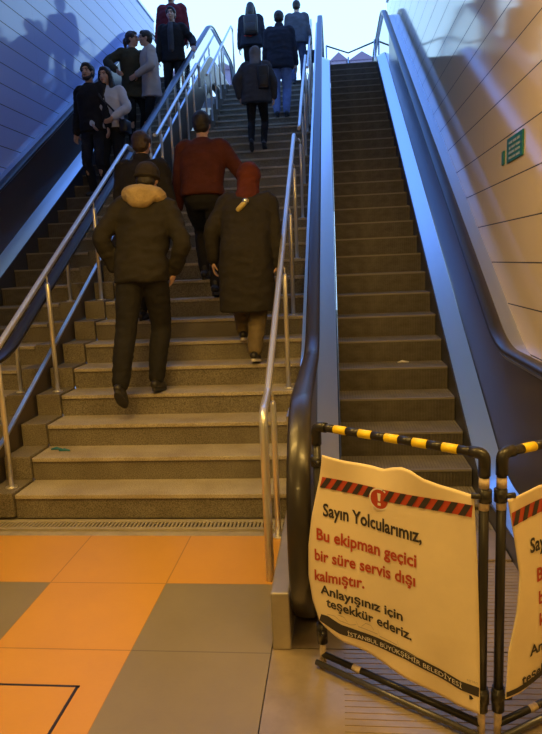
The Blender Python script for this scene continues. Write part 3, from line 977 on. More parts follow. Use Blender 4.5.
# ------------------------------------------------------------------ litter
bm = bmesh.new()
for a in ((-0.05, 0.02), (0.03, -0.02)):
    add_tube(bm, [(a[0] - 0.04, a[1], 0.006), (a[0], a[1] + 0.012, 0.010), (a[0] + 0.045, a[1] + 0.004, 0.005)], [0.006, 0.012, 0.006], 7)
o = mesh_obj('crumpled_wrapper', bm, mat('wrapper_teal', (0.02, 0.16, 0.24), 0.4), None)
o.location = (-2.12, nose_y(2) + 0.19, 2 * RS); tag(o, 'crumpled blue wrapper lying on the second granite tread', 'litter')
bm = bmesh.new()
add_tube(bm, [(-0.05, 0, 0.004), (-0.01, 0.01, 0.010), (0.05, 0.0, 0.004)], [0.004, 0.012, 0.005], 7)
o = mesh_obj('paper_scrap', bm, M['ink_white'], None)
o.location = (0.59, NY + 2 * TE + 0.25, NZ + 2 * RE + 0.002); tag(o, 'pale paper scrap on a middle step of the stopped escalator', 'litter')
# ------------------------------------------------------------------ people
def cloth(name, c, rough=0.85, var=0.25, vs=9, bump=0.35, bs=26, spec=0.25):
    return mat(name, c, rough, var=var, vscale=vs, bump=bump, bscale=bs, spec=spec)
SKIN = mat('skin', (0.55, 0.34, 0.24), 0.5, var=0.06)
LIPS = mat('lips', (0.42, 0.16, 0.13), 0.45)
EYE_W = mat('eye', (0.03, 0.022, 0.02), 0.2)
HAIR = mat('dark_hair', (0.016, 0.012, 0.010), 0.5, var=0.4, vscale=60, vstretch=(3, 3, .4), bump=0.5, bscale=70, bstretch=(3, 3, .3))
HAIR_B = mat('brown_hair', (0.045, 0.026, 0.016), 0.5, var=0.4, vscale=60, vstretch=(3, 3, .4), bump=0.5, bscale=70, bstretch=(3, 3, .3))
SHOE = mat('shoe_black', (0.02, 0.018, 0.017), 0.45)
SOLE = mat('sole_white', (0.65, 0.60, 0.52), 0.6)
SOLE_D = mat('sole_dark', (0.03, 0.028, 0.026), 0.7)

def ell(bm, c, r, rot=None, sub=2):
    mt = Matrix.Translation(Vector(c)) @ (rot.to_4x4() if rot else Matrix()) @ Matrix.Diagonal((*((r, r, r) if isinstance(r, (int, float)) else r), 1))
    bmesh.ops.create_icosphere(bm, subdivisions=sub, radius=1.0, matrix=mt)

def smooth_chain(pts, rad, n=5):
    P = [Vector(p) for p in pts]
    out, rr = [], []
    for i in range(len(P) - 1):
        p0, p1, p2, p3 = P[max(i - 1, 0)], P[i], P[i + 1], P[min(i + 2, len(P) - 1)]
        for k in range(n):
            t = k / n
            out.append(0.5 * ((2 * p1) + (p2 - p0) * t + (2 * p0 - 5 * p1 + 4 * p2 - p3) * t * t + (3 * p1 - p0 - 3 * p2 + p3) * t ** 3))
            rr.append(rad[i] + (rad[i + 1] - rad[i]) * (t * t * (3 - 2 * t)))
    out.append(P[-1]); rr.append(rad[-1])
    return out, rr

def limb(bm, pts, rad, n=5):
    p, r = smooth_chain(pts, rad, n)
    add_tube(bm, p, r, 12)
    ell(bm, p[0], r[0] * .98); ell(bm, p[-1], r[-1] * .98)

def loft(bm, rings, seg=24):
    """rings: (centre, rx, ry); ellipses square to the local spine"""
    vr = []
    C_ = [Vector(r[0]) for r in rings]
    for i, (c, rx, ry) in enumerate(rings):
        t = (C_[min(i + 1, len(C_) - 1)] - C_[max(i - 1, 0)]).normalized()
        x = Vector((1, 0, 0)); x = (x - t * x.dot(t)).normalized(); y = t.cross(x).normalized()
        ring = []
        for k in range(seg):
            a = 2 * math.pi * k / seg
            ca, sa = math.cos(a), math.sin(a)
            ca = math.copysign(abs(ca) ** .85, ca); sa = math.copysign(abs(sa) ** .85, sa)
            ring.append(bm.verts.new(Vector(c) + x * rx * ca + y * ry * sa))
        vr.append(ring)
    for a, b in zip(vr, vr[1:]):
        for k in range(seg): bm.faces.new((a[k], a[(k + 1) % seg], b[(k + 1) % seg], b[k]))
    bm.faces.new(vr[0][::-1]); bm.faces.new(vr[-1])

def fuse(name, bm, m, parent, voxel=0.012, smooth=6, wr=0.0, wscale=8.0, seed=0, S=1.0, flat_z=None):
    """join the closed shapes of bm into one continuous skin"""
    bmesh.ops.recalc_face_normals(bm, faces=bm.faces)
    me = bpy.data.meshes.new('tmp'); bm.to_mesh(me); bm.free()
    o = bpy.data.objects.new('tmp', me); COL.objects.link(o)
    md = o.modifiers.new('r', 'REMESH'); md.mode = 'VOXEL'; md.voxel_size = voxel
    ms = o.modifiers.new('s', 'SMOOTH'); ms.factor = 0.5; ms.iterations = smooth
    dg = bpy.context.evaluated_depsgraph_get()
    m2 = bpy.data.meshes.new_from_object(o.evaluated_get(dg))
    bpy.data.objects.remove(o); bpy.data.meshes.remove(me)
    if wr > 0:
        off = Vector((seed * 3.7, seed * 1.3, seed * 2.1))
        nr = [v.normal.copy() for v in m2.vertices]
        for v, nn in zip(m2.vertices, nr):
            q = Vector((v.co.x * wscale * .8, v.co.y * wscale * .8, v.co.z * wscale * 1.5)) + off
            a = noise.noise(q); b_ = noise.noise(q * 2.3)
            ridge = 1 - 2 * abs(a)
            v.co += nn * wr * (ridge * 0.8 + b_ * 0.5)
    for v in m2.vertices: v.co *= S
    m2.name = name
    m2.materials.clear()
    for mm in (m if isinstance(m, (list, tuple)) else [m]): m2.materials.append(mm)
    for p in m2.polygons: p.use_smooth = True; p.material_index = 0
    ob = bpy.data.objects.new(name, m2); COL.objects.link(ob)
    if parent is not None: ob.parent = parent
    return ob

def ik(a, c, l1, l2, pole):
    a, c, pole = Vector(a), Vector(c), Vector(pole)
    d = c - a; L = d.length
    if L > (l1 + l2) * .998:
        c = a + d.normalized() * (l1 + l2) * .998; d = c - a; L = d.length
    t = d.normalized()
    x = (l1 * l1 - l2 * l2 + L * L) / (2 * L)
    h = math.sqrt(max(0, l1 * l1 - x * x))
    p = (pole - t * pole.dot(t)).normalized()
    return a + t * x + p * h, c

def hand(bm, wrist, d, palm_n, thumb_side, curl=0.5, k=1.0):
    """a palm, four unequal bent fingers and a thumb from the palm's side"""
    d = Vector(d).normalized(); n = Vector(palm_n); n = (n - d * n.dot(d)).normalized(); s = d.cross(n) * thumb_side
    w = Vector(wrist)
    rot = Matrix((s, d, n)).transposed()
    ell(bm, w + d * 0.045 * k, (0.040 * k, 0.052 * k, 0.017 * k), rot)
    for i, (off, ln) in enumerate(((0.029, 0.072), (0.010, 0.080), (-0.010, 0.074), (-0.028, 0.058))):
        p0 = w + d * 0.078 * k + s * off * k
        c1 = curl * 0.9; c2 = curl * 1.9
        p1 = p0 + (d * math.cos(c1 * .6) + n * math.sin(c1 * .6)) * ln * .48 * k
        p2 = p1 + (d * math.cos(c1 + .2) + n * math.sin(c1 + .2)) * ln * .30 * k
        p3 = p2 + (d * math.cos(c2) + n * math.sin(c2)) * ln * .24 * k
        limb(bm, [w + d * 0.05 * k + s * off * .8 * k, p0, p1, p2, p3], [.011 * k, .0105 * k, .0098 * k, .009 * k, .0078 * k], 2)
    t0 = w + d * 0.022 * k + s * 0.026 * k
    t1 = t0 + (d * .55 + s * .65 + n * .35).normalized() * 0.042 * k
    t2 = t1 + (d * .85 + s * .15 + n * .55).normalized() * 0.034 * k
    limb(bm, [w + d * 0.02 * k, t0, t1, t2], [.014 * k, .0125 * k, .0105 * k, .0085 * k], 2)

def person(label, loc, rz, c, group='people'):
    S = c.get('h', 1.75) / 1.75
    root = empty('person', loc, R(rz), label, 'person', group)
    seed = c.get('seed', 1)
    vx = c.get('vox', 0.012)
    lean, side = R(c.get('lean', 0)), R(c.get('side', 0))
    pel = Vector(c.get('pelvis', (0, 0, 0.95)))
    twist = R(c.get('twist', 0))
    ML = Matrix.Rotation(-lean, 3, 'X') @ Matrix.Rotation(side, 3, 'Y') @ Matrix.Rotation(twist, 3, 'Z')
    def U(x, y, z):
        """a standing-pose point of the upper body, carried along by the lean"""
        f = min(1, max(0, (z - 0.95) / 0.22))
        d = Vector((x, y, z - 0.95))
        return pel + d.lerp(ML @ d, f)
    # legs
    legs = []
    for s, key in ((-1, 'footL'), (1, 'footR')):
        ft = c.get(key, (0.10 * s, 0, 0, 0))
        fx, fy, fz = ft[:3]; pitch = R(ft[3] if len(ft) > 3 else 0)
        hip = pel + Vector((0.092 * s, 0, -0.03))
        # ankle above the toe point when the heel is lifted
        toe = Vector((fx, fy + 0.13, fz + 0.02))
        ank = toe + Vector((0, -0.155 * math.cos(pitch), 0.065 + 0.155 * math.sin(pitch)))
        kn, ank = ik(hip, ank, 0.435, 0.425, (0.10 * s, 1, 0))
        legs.append((s, hip, kn, ank, pitch))
    # arms
    arms = []
    for s, key in ((-1, 'armL'), (1, 'armR')):
        sh = U(0.178 * s, -0.01, 1.415)
        a = c.get(key)
        if a is None: a = ((0.27 * s, 0.06, 0.86), (0.4 * s, -1, 0))
        wr_ = pel + ML @ (Vector(a[0]) - Vector((0, 0, 0.95)))
        el, wr_ = ik(sh, wr_, 0.285, 0.265, ML @ Vector(a[1]))
        arms.append((s, sh, el, wr_))
    # head
    nb = U(0, -0.015, 1.46)
    HR = ML @ Matrix.Rotation(R(c.get('yaw', 0)), 3, 'Z') @ Matrix.Rotation(R(c.get('nod', 0)) + lean * c.get('level', .7), 3, 'X')
    hc = nb + ML @ Vector((0, 0.012, 0.06)) + HR @ Vector((0, 0.018, 0.118))
    def Hd(x, y, z): return hc + HR @ Vector((x, y, z))
    hat_k = 1.0
    # ---------------- body
    bm = bmesh.new()
    loft(bm, [(pel + Vector((0, 0, -.09)), .10, .075), (pel + Vector((0, 0, 0)), .145, .10), (U(0, 0, 1.08), .125, .088), (U(0, 0, 1.22), .14, .095), (U(0, 0, 1.36), .155, .095), (U(0, -.005, 1.43), .12, .07), (U(0, -.01, 1.48), .055, .05)])
    limb(bm, [U(0, -.01, 1.40), nb, Hd(0, -.018, -.06)], [.06, .056, .052])
    ell(bm, Hd(0, -.014, .022), (.074, .092, .094), HR, 3)
    ell(bm, Hd(0, .020, -.028), (.060, .070, .082), HR, 3)
    ell(bm, Hd(0, .048, -.088), (.034, .036, .026), HR)
    limb(bm, [Hd(0, .078, .018), Hd(0, .096, -.010), Hd(0, .108, -.030)], [.010, .012, .0145], 3)
    ell(bm, Hd(0, .076, .030), (.050, .016, .012), HR)
    ell(bm, Hd(0, .085, -.064), (.024, .010, .009), HR)
    for s in (-1, 1):
        ell(bm, Hd(.074 * s, -.004, -.008), (.010, .020, .031), HR)
        ell(bm, Hd(.036 * s, .058, -.030), (.022, .022, .020), HR)
    for s, sh, el, w in arms:
        limb(bm, [sh - ML @ Vector((.03 * s, 0, 0)), sh, el, w], [.048, .050, .038, .026])
        d = (w - el).normalized()
        pn = ML @ Vector(c.get('palm', (-s, .25, 0)) if not c.get('palm%s' % ('L' if s < 0 else 'R')) else c['palm%s' % ('L' if s < 0 else 'R')])
        dd = c.get('fing%s' % ('L' if s < 0 else 'R'))
        hand(bm, w, ML @ Vector(dd) if dd else d, pn, -s, c.get('curl', 0.5))
    for s, hip, kn, ank, pt in legs:
        limb(bm, [hip + Vector((0, 0, .02)), hip, kn, ank], [.075, .075, .048, .034])
        f = Vector((0.12 * s * .4, math.cos(pt), -math.sin(pt))).normalized()
        limb(bm, [ank + Vector((0, -.02, -.03)), ank + f * .08 + Vector((0, 0, -.035)), ank + f * .15 + Vector((0, 0, -.045))], [.030, .030, .022], 3)
    body = fuse('body', bm, [c.get('skin', SKIN), LIPS], root, c.get('bvox', 0.008), 3, S=S)
    lip = Hd(0, .094, -.066) * S
    for p in body.data.polygons:
        q = HR.inverted() @ (p.center - lip)
        if abs(q.x) < .022 * S and abs(q.z) < .008 * S and abs(q.y) < .02 * S: p.material_index = 1
    if c.get('face'):
        for s in (-1, 1):
            bm = bmesh.new(); ell(bm, Hd(.031 * s, .079, .003) * S, (.011 * S, .006 * S, .005 * S), HR)
            mesh_obj('eye', bm, EYE_W, root, True)
            bm = bmesh.new(); limb(bm, [Hd(.014 * s, .090, .020) * S, Hd(.032 * s, .088, .026) * S, Hd(.050 * s, .074, .021) * S], [.0035, .0045, .003], 3)
            mesh_obj('eyebrow', bm, c.get('hairm', HAIR), root, True)
    # ---------------- trousers
    bm = bmesh.new()
    tk = c.get('baggy', 1.0)
    loft(bm, [(pel + Vector((0, 0, -.12)), .12, .085), (pel + Vector((0, 0, -.05)), .172, .122), (pel + Vector((0, 0, .05)), .160, .112), (U(0, 0, 1.06), .145, .102)])
    for s, hip, kn, ank, pt in legs:
        cuff = ank + (kn - ank).normalized() * .015
        limb(bm, [hip + Vector((0, 0, .02)), hip + (kn - hip) * .3, kn, kn + (ank - kn) * .35 + Vector((0, -.012, 0)), cuff], [.092, .092 * (1 + (tk - 1) * .6), .066 * tk, .065 * tk, .053 * tk])
    tr = fuse('trousers', bm, c['trousers'], root, vx, 4, 0.006, 11, seed, S)
    # ---------------- shoes
    for s, hip, kn, ank, pt in legs:
        f = Vector((0.12 * s * .4, math.cos(pt), -math.sin(pt))).normalized()
        up = Vector((0, math.sin(pt), math.cos(pt)))
        bm = bmesh.new()
        h0 = ank - up * .052
        limb(bm, [h0 - f * .055 + up * .012, h0 + up * .018, h0 + f * .09 + up * .006, h0 + f * .165 - up * .003], [.036, .042, .041, .031], 4)
        limb(bm, [ank + up * .03 - f * .01, ank - up * .02], [.042, .044], 2)
        sh_ = fuse('shoe', bm, c.get('shoe', SHOE), root, 0.010, 3, S=S)
        bm = bmesh.new()
        pts = []
        for k in range(20):
            a = 2 * math.pi * k / 20
            pts.append((math.cos(a), math.sin(a)))
        lo, hi = [], []
        xa = f.cross(up).normalized()
        cn = h0 + f * .055 - up * .026
        for ca, sa in pts:
            w_ = .043 if ca > 0 else .037
            b_ = cn + f * ca * .135 + xa * sa * w_
            lo.append(bm.verts.new((b_ - up * .012) * S)); hi.append(bm.verts.new((b_ + up * .012) * S))
        for k in range(20): bm.faces.new((lo[k], lo[(k + 1) % 20], hi[(k + 1) % 20], hi[k]))
        bm.faces.new(lo[::-1]); bm.faces.new(hi)
        bmesh.ops.recalc_face_normals(bm, faces=bm.faces)
        mesh_obj('sole', bm, c.get('sole', SOLE_D), sh_)
    # ---------------- jacket
    bm = bmesh.new()
    k = c.get('bulk', 1.0)
    hem = c.get('hem', 0.88)
    rings = [(U(0, -.012, 1.505), .062, .062), (U(0, -.012, 1.47), .105 * k, .080), (U(0, -.008, 1.42), .180 * k, .105 * k), (U(0, 0, 1.33), .200 * k, .128 * k), (U(0, 0, 1.20), .190 * k, .130 * k), (U(0, 0, 1.07), .178 * k, .124 * k)]
    if hem > 0.95:
        rings.append((U(0, 0, hem), .176 * k, .126 * k))
    else:
        rings.append((pel + Vector((0, 0, .02)), .188 * k, .135 * k))
        zz = 0.95 - 0.08
        fl = c.get('flare', 1.0)
        while zz > hem + .05:
            f = (0.87 - zz) / 0.5
            rings.append((pel + Vector((0, 0.02 * f, zz - .95)), (.196 + .035 * f * fl) * k, (.142 + .05 * f * fl) * k)); zz -= .12
        f = (0.87 - hem) / 0.5
        rings.append((pel + Vector((0, 0.02 * f, hem - .95)), (.196 + .035 * f * fl) * k, (.142 + .05 * f * fl) * k))
    loft(bm, rings[::-1])
    for s, sh, el, w in arms:
        sl = w - (w - el).normalized() * c.get('cuff', .012)
        limb(bm, [sh - ML @ Vector((.05 * s, 0, .0)), sh, sh + (el - sh) * .5, el, el + (sl - el) * .5, sl], [.072 * k, .075 * k, .066 * k, .060 * k, .056 * k, .046 * k], 4)
    jk = fuse(c.get('jname', 'jacket'), bm, c['jacket'], root, vx, 5, c.get('wr', 0.008), 7.5, seed + 5, S)
    if c.get('placket'):
        bm = bmesh.new()
        limb(bm, [U(0, .085, 1.42) * S, U(0, .132 * k, 1.30) * S, U(0, .135 * k, 1.15) * S, U(0, .130 * k, 1.0) * S], [.010, .008, .008, .008])
        mesh_obj('zip_placket', bm, c['placket'], jk, True)
    if c.get('shirt'):
        bm = bmesh.new()
        limb(bm, [U(0, .065, 1.46) * S, U(0, .112 * k, 1.34) * S, U(0, .118 * k, 1.18) * S, U(0, .118 * k, 1.02) * S], [.045 * S, .055 * S, .058 * S, .055 * S])
        fuse('shirt', bm, c['shirt'], root, 0.012, 3)
    if c.get('hood'):
        bm = bmesh.new()
        pts = [U(.10, .075, 1.43), U(.125, .02, 1.475), U(.10, -.075, 1.50), U(0, -.115, 1.495), U(-.10, -.075, 1.50), U(-.125, .02, 1.475), U(-.10, .075, 1.43)]
        limb(bm, pts, [.034, .046, .062, .072, .062, .046, .034])
        ell(bm, U(0, -.125, 1.45), (.11, .055, .062))
        fuse('hood', bm, c['hood'], root, 0.011, 4, 0.005, 14, seed, S)
    if c.get('collar'):
        bm = bmesh.new()
        loft(bm, [(U(0, -.012, 1.45), .095, .085), (U(0, -.010, 1.50), .080, .078), (U(0, -.004, 1.535), .074, .076)])
        fuse('collar', bm, c['collar'], root, 0.011, 3, 0.003, 10, seed, S)
    # ---------------- hair and headwear
    hs = c.get('hair', 'short')
    hm = c.get('hairm', HAIR)
    bm = bmesh.new()
    if hs in ('short', 'long', 'pony'):
        ell(bm, Hd(0, -.026, .036), (.084, .096, .092), HR, 3)
        ell(bm, Hd(0, -.050, -.010), (.078, .070, .078), HR)
        for s in (-1, 1): ell(bm, Hd(.058 * s, .012, .040), (.030, .050, .045), HR)
        ell(bm, Hd(0, .030, .085), (.058, .050, .034), HR)
        if hs == 'long':
            for s in (-1, 1): limb(bm, [Hd(.070 * s, .006, .03), Hd(.084 * s, .002, -.06), Hd(.088 * s, .010, -.15), Hd(.080 * s, .03, -.22)], [.030, .030, .036, .022])
            limb(bm, [Hd(0, -.07, 0), Hd(0, -.085, -.10), Hd(0, -.09, -.22)], [.072, .080, .055])
        if hs == 'pony':
            limb(bm, [Hd(0, -.10, .03), Hd(0, -.135, -.02), Hd(0, -.13, -.11)], [.03, .035, .018])
        fuse('hair', bm, hm, root, 0.009, 3, 0.005, 22, seed, S)
    elif hs == 'beanie':
        ell(bm, Hd(0, -.008, .040), (.092, .110, .092), HR, 3)
        limb(bm, [Hd(0.088 * math.cos(a), -.008 + .106 * math.sin(a), .012) for a in [2 * math.pi * i / 12 for i in range(13)]], [.014] * 13, 2)
        fuse('beanie', bm, c['hat'], root, 0.009, 3, 0.003, 22, seed, S)
        bm = bmesh.new(); ell(bm, Hd(0, -.045, -.025), (.076, .060, .060), HR); fuse('hair', bm, hm, root, 0.010, 2, 0.003, 20, seed, S)
    elif hs == 'hoodup':
        ell(bm, Hd(0, -.026, .018), (.106, .120, .120), HR, 3)
        limb(bm, [Hd(0, -.035, -.03), Hd(0, -.045, -.12), U(0, -.03, 1.43)], [.100, .098, .115])
        ell(bm, Hd(0, -.10, .045), (.07, .05, .07), HR)
        fuse('hood', bm, c['hat'], root, 0.011, 4, 0.006, 12, seed, S)
    else:
        bm.free()
    if c.get('beard'):
        bm = bmesh.new()
        ell(bm, Hd(0, .046, -.088), (.046, .042, .034), HR); 
        for s in (-1, 1): limb(bm, [Hd(.064 * s, .010, -.02), Hd(.058 * s, .028, -.06), Hd(.03 * s, .060, -.092)], [.012, .018, .022], 3)
        limb(bm, [Hd(-.03, .088, -.056), Hd(0, .097, -.052), Hd(.03, .088, -.056)], [.005, .006, .005], 3)
        fuse('beard', bm, hm, root, 0.007, 2, S=S)
    return dict(root=root, U=lambda x, y, z: U(x, y, z) * S, S=S, arms=arms, pel=pel * S, Hd=lambda x, y, z: Hd(x, y, z) * S,
                W=lambda v: Vector(loc) + Matrix.Rotation(R(rz), 3, 'Z') @ Vector(v))

JK_DARK = cloth('jacket_olive_black', (0.024, 0.021, 0.016))
TR_BLACK = cloth('trousers_black', (0.016, 0.015, 0.015))
HOOD_TAN = cloth('hood_tan', (0.37, 0.275, 0.14), bump=0.6, bs=60)
KNIT_DK = cloth('beanie_dark', (0.030, 0.024, 0.020), bs=70)
COAT_BLACK = cloth('coat_black', (0.018, 0.016, 0.016))
RUST = cloth('sweater_rust', (0.085, 0.021, 0.011), bs=60)
RED_HOOD = cloth('hood_red', (0.095, 0.020, 0.012), bs=50)
COAT_LONG = cloth('long_coat_charcoal', (0.024, 0.021, 0.018))
KHAKI = cloth('trousers_khaki', (0.15, 0.115, 0.065))
GREY_J = cloth('jacket_grey', (0.060, 0.060, 0.068))
GREY_H = cloth('hood_grey', (0.24, 0.22, 0.22))
NAVY = cloth('jacket_navy', (0.022, 0.024, 0.034))
JEANS = cloth('jeans_blue', (0.18, 0.26, 0.50), bs=60)
GREY_L = cloth('jacket_slate', (0.09, 0.10, 0.12))
JEANS_D = cloth('jeans_dark', (0.08, 0.11, 0.20))
OLIVE = cloth('jacket_olive', (0.050, 0.046, 0.028))
WHITE_J = cloth('jacket_white', (0.62, 0.62, 0.64), var=0.1)
BEIGE = cloth('jacket_beige', (0.48, 0.44, 0.42), var=0.12)
MAROON = cloth('jacket_maroon', (0.14, 0.015, 0.018))
RED = cloth('red_cloth', (0.55, 0.05, 0.03))
LEATHER = mat('bag_leather_dark', (0.022, 0.018, 0.018), 0.45)
YEL = mat('strap_yellow', (0.50, 0.40, 0.12), 0.5)

RISE = RS
# climbers on the granite stairs (facing away, +Y)
up4 = nose_y(4) + 0.10
p1 = person('person in dark jacket with tan hood and beanie, hands in pockets, one foot lifted', (-1.545, up4, 4 * RS), 0,
    dict(h=1.82, seed=2, lean=9, side=5, pelvis=(0.03, -0.08, 0.955), footR=(0.075, -0.02, 0.0, 8), footL=(-0.125, -0.33, -0.085, 38),
         armL=((-0.225, 0.04, 0.94), (-1, -.9, 0)), armR=((0.225, 0.10, 0.95), (1, -.8, 0)), jacket=JK_DARK, trousers=TR_BLACK, hood=HOOD_TAN, hair='beanie', hat=KNIT_DK, hem=0.86, bulk=1.06, wr=.012, nod=-6, cuff=.03, baggy=1.18), 'people climbing the stairs')
p2 = person('person in black coat with bare dark hair, mostly hidden ahead of the tan hood', (-1.74, nose_y(7) + 0.12, 7 * RS), 0,
    dict(h=1.72, seed=3, lean=6, pelvis=(0, -.05, .95), footR=(.09, -.30, -RS, 20), footL=(-.09, -.02, 0, 0), jacket=COAT_BLACK, trousers=TR_BLACK, hair='short', hairm=HAIR_B, collar=COAT_BLACK, hem=0.75, bulk=1.12), 'people climbing the stairs')
p3 = person('person in rust-red sweater and dark trousers with right arm held out sideways', (-1.23, nose_y(8) + 0.16, 8 * RS), 0,
    dict(h=1.80, seed=4, lean=13, pelvis=(-.02, -.03, .94), footL=(-.09, .22, RS, 0), footR=(.07, -.10, 0, 10),
         armR=((0.46, 0.20, 1.02), (.5, -.6, -.6)), armL=((-0.27, 0.10, 0.88), (-.6, -1, 0)), palmR=(0, 0, -1), jacket=RUST, jname='sweater', trousers=TR_BLACK, hair='short', hem=0.95, bulk=1.10, wr=.006, nod=4), 'people climbing the stairs')
p4 = person('person in red hood and long dark coat with yellow buckled strap, khaki trousers', (-0.735, nose_y(5) + 0.10, 5 * RS), 0,
    dict(h=1.67, seed=5, lean=15, side=3, pelvis=(0, .0, .95), footR=(.05, -.06, 0.0, 10), footL=(-.08, .22, RS, 5),
         armL=((-0.31, 0.12, 0.93), (-.7, -.8, 0)), armR=((0.28, 0.08, 0.86), (.7, -1, 0)), jacket=COAT_LONG, jname='long_coat', trousers=KHAKI, sole=SOLE, hair='hoodup', hat=RED_HOOD, hem=0.47, flare=.5, bulk=1.20, baggy=1.25, nod=-8), 'people climbing the stairs')
# the buckled strap across the shoulder blades
bm = bmesh.new()
U4 = p4['U']
limb(bm, [U4(-.055, -.163, 1.30), U4(-.02, -.170, 1.335), U4(.015, -.166, 1.375)], [.020, .022, .020], 4)
st_ = mesh_obj('shoulder_strap', bm, YEL, p4['root'], True)
bm = bmesh.new(); ell(bm, U4(.005, -.180, 1.366), (.026, .014, .026)); mesh_obj('buckle', bm, M['steel'], st_, True)

p5 = person('person in grey jacket with pale hood up and bag on back, alone mid-stair', (-1.15, nose_y(20) + 0.06, 20 * RS), 0,
    dict(h=1.55, seed=6, lean=8, pelvis=(0, -.03, .95), footL=(-.10, -.22, -.03, 30), footR=(.10, .0, .02, 12), armL=((-.30, .02, .93), (-1, -.8, 0)), armR=((.30, .05, .90), (1, -.8, 0)),
         jacket=GREY_J, trousers=TR_BLACK, hair='hoodup', hat=GREY_H, hem=0.80, bulk=1.36, vox=.014), 'people climbing the stairs')
p6 = person('person in black jacket and bright blue jeans on the upper stairs', (-0.95, nose_y(26) + 0.05, 26 * RS), 0,
    dict(h=1.95, seed=7, lean=6, pelvis=(0, -.02, .95), footL=(-.085, -.02, 0, 0), footR=(.085, -.02, 0, 0), jacket=NAVY, trousers=JEANS, hair='short', collar=NAVY, hem=0.80, bulk=1.2, vox=.014, baggy=1.15), 'people climbing the stairs')
p7 = person('person in slate jacket carrying a dark bag, topmost beside the black jacket', (-0.69, nose_y(32) + 0.12, 32 * RS), 0,
    dict(h=1.76, seed=8, lean=4, jacket=GREY_L, trousers=JEANS_D, hair='short', hem=0.86, bulk=1.15, vox=.014), 'people climbing the stairs')
p8 = person('person with long dark hair and dark backpack, against the sky at the stair head', (-1.70, nose_y(32) + 0.12, 32 * RS), 0,
    dict(h=1.80, seed=9, lean=4, jacket=NAVY, trousers=TR_BLACK, hair='long', hem=0.86, bulk=1.25, vox=.014), 'people climbing the stairs')

def bag(name, label, cat, P, center, size, strap=None, m=LEATHER):
    r = empty(name, P['W'](center), P['root'].rotation_euler.z, label, cat)
    bm = bmesh.new()
    add_box(bm, -size[0], size[0], -size[1], size[1], -size[2], size[2], 0, min(size) * .55)
    mesh_obj('body', bm, m, r, True)
    bm = bmesh.new()
    add_box(bm, -size[0] * .75, size[0] * .75, -size[1] - .012, -size[1] + .01, -size[2] * .75, size[2] * .1, 0, .008)
    mesh_obj('pocket', bm, m, r, True)
    if strap:
        for st in strap:
            bm = bmesh.new(); p_, r_ = smooth_chain([Vector(q) - Vector(center) for q in st], [.013] * len(st), 5); add_tube(bm, p_, r_, 8)
            mesh_obj('strap', bm, m, r, True)
    return r
U5 = p5['U']
bag('shoulder_bag', 'dark grey bag hanging behind the right hip of the hooded grey jacket', 'bag', p5, U5(.15, -.19, 1.16), (.085, .04, .17), [[U5(.11, -.17, 1.26), U5(.12, -.165, 1.38), U5(.10, -.08, 1.50), U5(.10, .05, 1.48)]])
U8 = p8['U']
bag('backpack', 'rounded dark backpack on the long-haired person at the stair head', 'backpack', p8, U8(.02, -.21, 1.22), (.15, .075, .20), [[U8(.13, -.16, 1.38), U8(.12, -.05, 1.47), U8(.12, .08, 1.44)], [U8(-.11, -.16, 1.38), U8(-.12, -.05, 1.47), U8(-.12, .08, 1.44)]])
bm = bmesh.new(); loft(bm, [(p8['U'](0, -.02, .99), .20, .145), (p8['U'](0, -.02, 1.05), .205, .15)]); mesh_obj('red_hem', bm, RED, p8['root'], True)
hb = p7['arms'][1][3] * p7['S']
bag('hand_bag', 'dark bag in the right hand of the slate jacket at the top of the stairs', 'bag', p7, hb + Vector((0.0, .02, -.27)), (.15, .07, .13), [[hb + Vector((0, -.06, -.15)), hb + Vector((0, -.02, -.05)), hb + Vector((0, .05, -.05)), hb + Vector((0, .10, -.15))]])

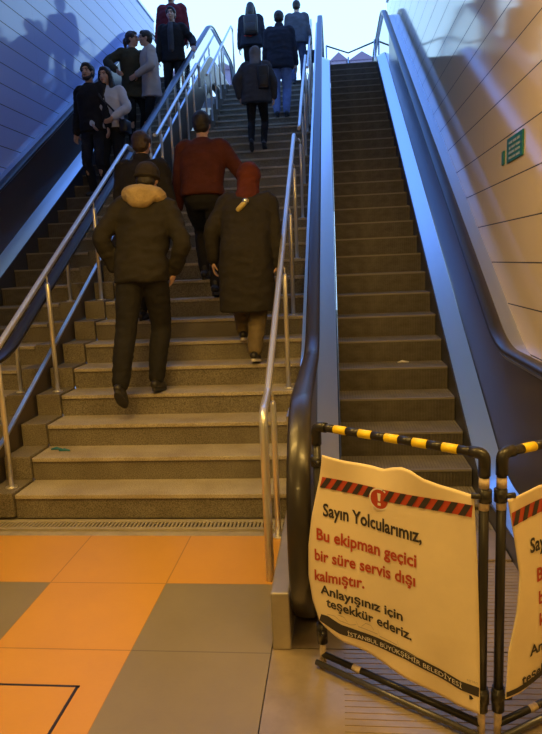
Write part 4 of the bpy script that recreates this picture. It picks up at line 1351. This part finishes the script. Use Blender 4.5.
# riders coming down the other escalator (facing the hall, so turned 180 degrees; their right is picture left)
def esc_pt(x, k, dy=0.17): return (x, NY + k * TE + dy, NZ + k * RE)
p9 = person('bearded person in dark jacket riding down, close to the person in the white jacket', esc_pt(-3.28, 12), 165,
    dict(h=1.79, seed=10, face=1, beard=1, jacket=COAT_BLACK, trousers=NAVY, hair='short', hem=0.86, bulk=1.05, yaw=10, side=3, armL=((-.27, .08, .86), (-.6, -1, 0))), 'people riding down')
p10 = person('person in white jacket with dark strap across, riding down beside the bearded one', esc_pt(-3.03, 12), 175,
    dict(h=1.72, seed=11, face=1, jacket=WHITE_J, trousers=TR_BLACK, hair='long', hem=0.93, bulk=1.0, yaw=-6, side=3, placket=LEATHER, armL=((-.14, .24, 1.02), (-1, -.4, -.3)), armR=((.20, .16, 0.98), (.8, -.8, 0))), 'people riding down')
U10 = p10['U']
bag('crossbody_bag', 'dark bag at the hip of the white jacket with strap across the chest', 'bag', p10, U10(-.22, .05, .93), (.06, .10, .09),
    [[U10(-.19, .09, 1.0), U10(-.10, .155, 1.15), U10(.05, .150, 1.33), U10(.11, .05, 1.475), U10(.10, -.06, 1.45)]])
p11 = person('person in olive jacket leaning on the wall-side rail, face turned to the beige jacket', esc_pt(-3.16, 17), 215,
    dict(h=1.76, seed=12, face=1, jacket=OLIVE, trousers=TR_BLACK, hair='pony', hairm=HAIR_B, hem=0.72, bulk=1.10, yaw=45, armR=((.34, .16, 1.10), (1, -.5, -.2)), armL=((-.22, .22, 1.05), (-.8, -.8, 0)), vox=.014), 'people riding down')
p12 = person('person in pale beige jacket facing sideways to the olive jacket', esc_pt(-2.89, 17), 120,
    dict(h=1.75, seed=13, face=1, jacket=BEIGE, trousers=TR_BLACK, hair='short', hem=0.72, bulk=1.08, yaw=-5, lean=3, armL=((-.20, .26, 1.04), (-.8, -.8, -.2)), armR=((.18, .28, 1.06), (.8, -.8, -.2)), vox=.014), 'people riding down')
p13 = person('person in black jacket facing the hall with a hand on the glass-side handrail', esc_pt(-2.80, 21), 180,
    dict(h=1.80, seed=14, face=1, jacket=COAT_BLACK, trousers=TR_BLACK, shirt=GREY_J, hair='short', hem=0.84, bulk=1.06, armL=((-.40, .22, 1.03), (-.6, -1, -.2)), armR=((.27, .06, .88), (.4, -1, 0)), palmL=(0, 0, -1), vox=.014), 'people riding down')
p14 = person('person in maroon jacket standing right behind the black jacket, highest of the riders', esc_pt(-3.02, 24), 180,
    dict(h=1.93, seed=15, face=1, jacket=MAROON, trousers=TR_BLACK, hair='short', hem=0.84, bulk=1.18, vox=.014), 'people riding down')
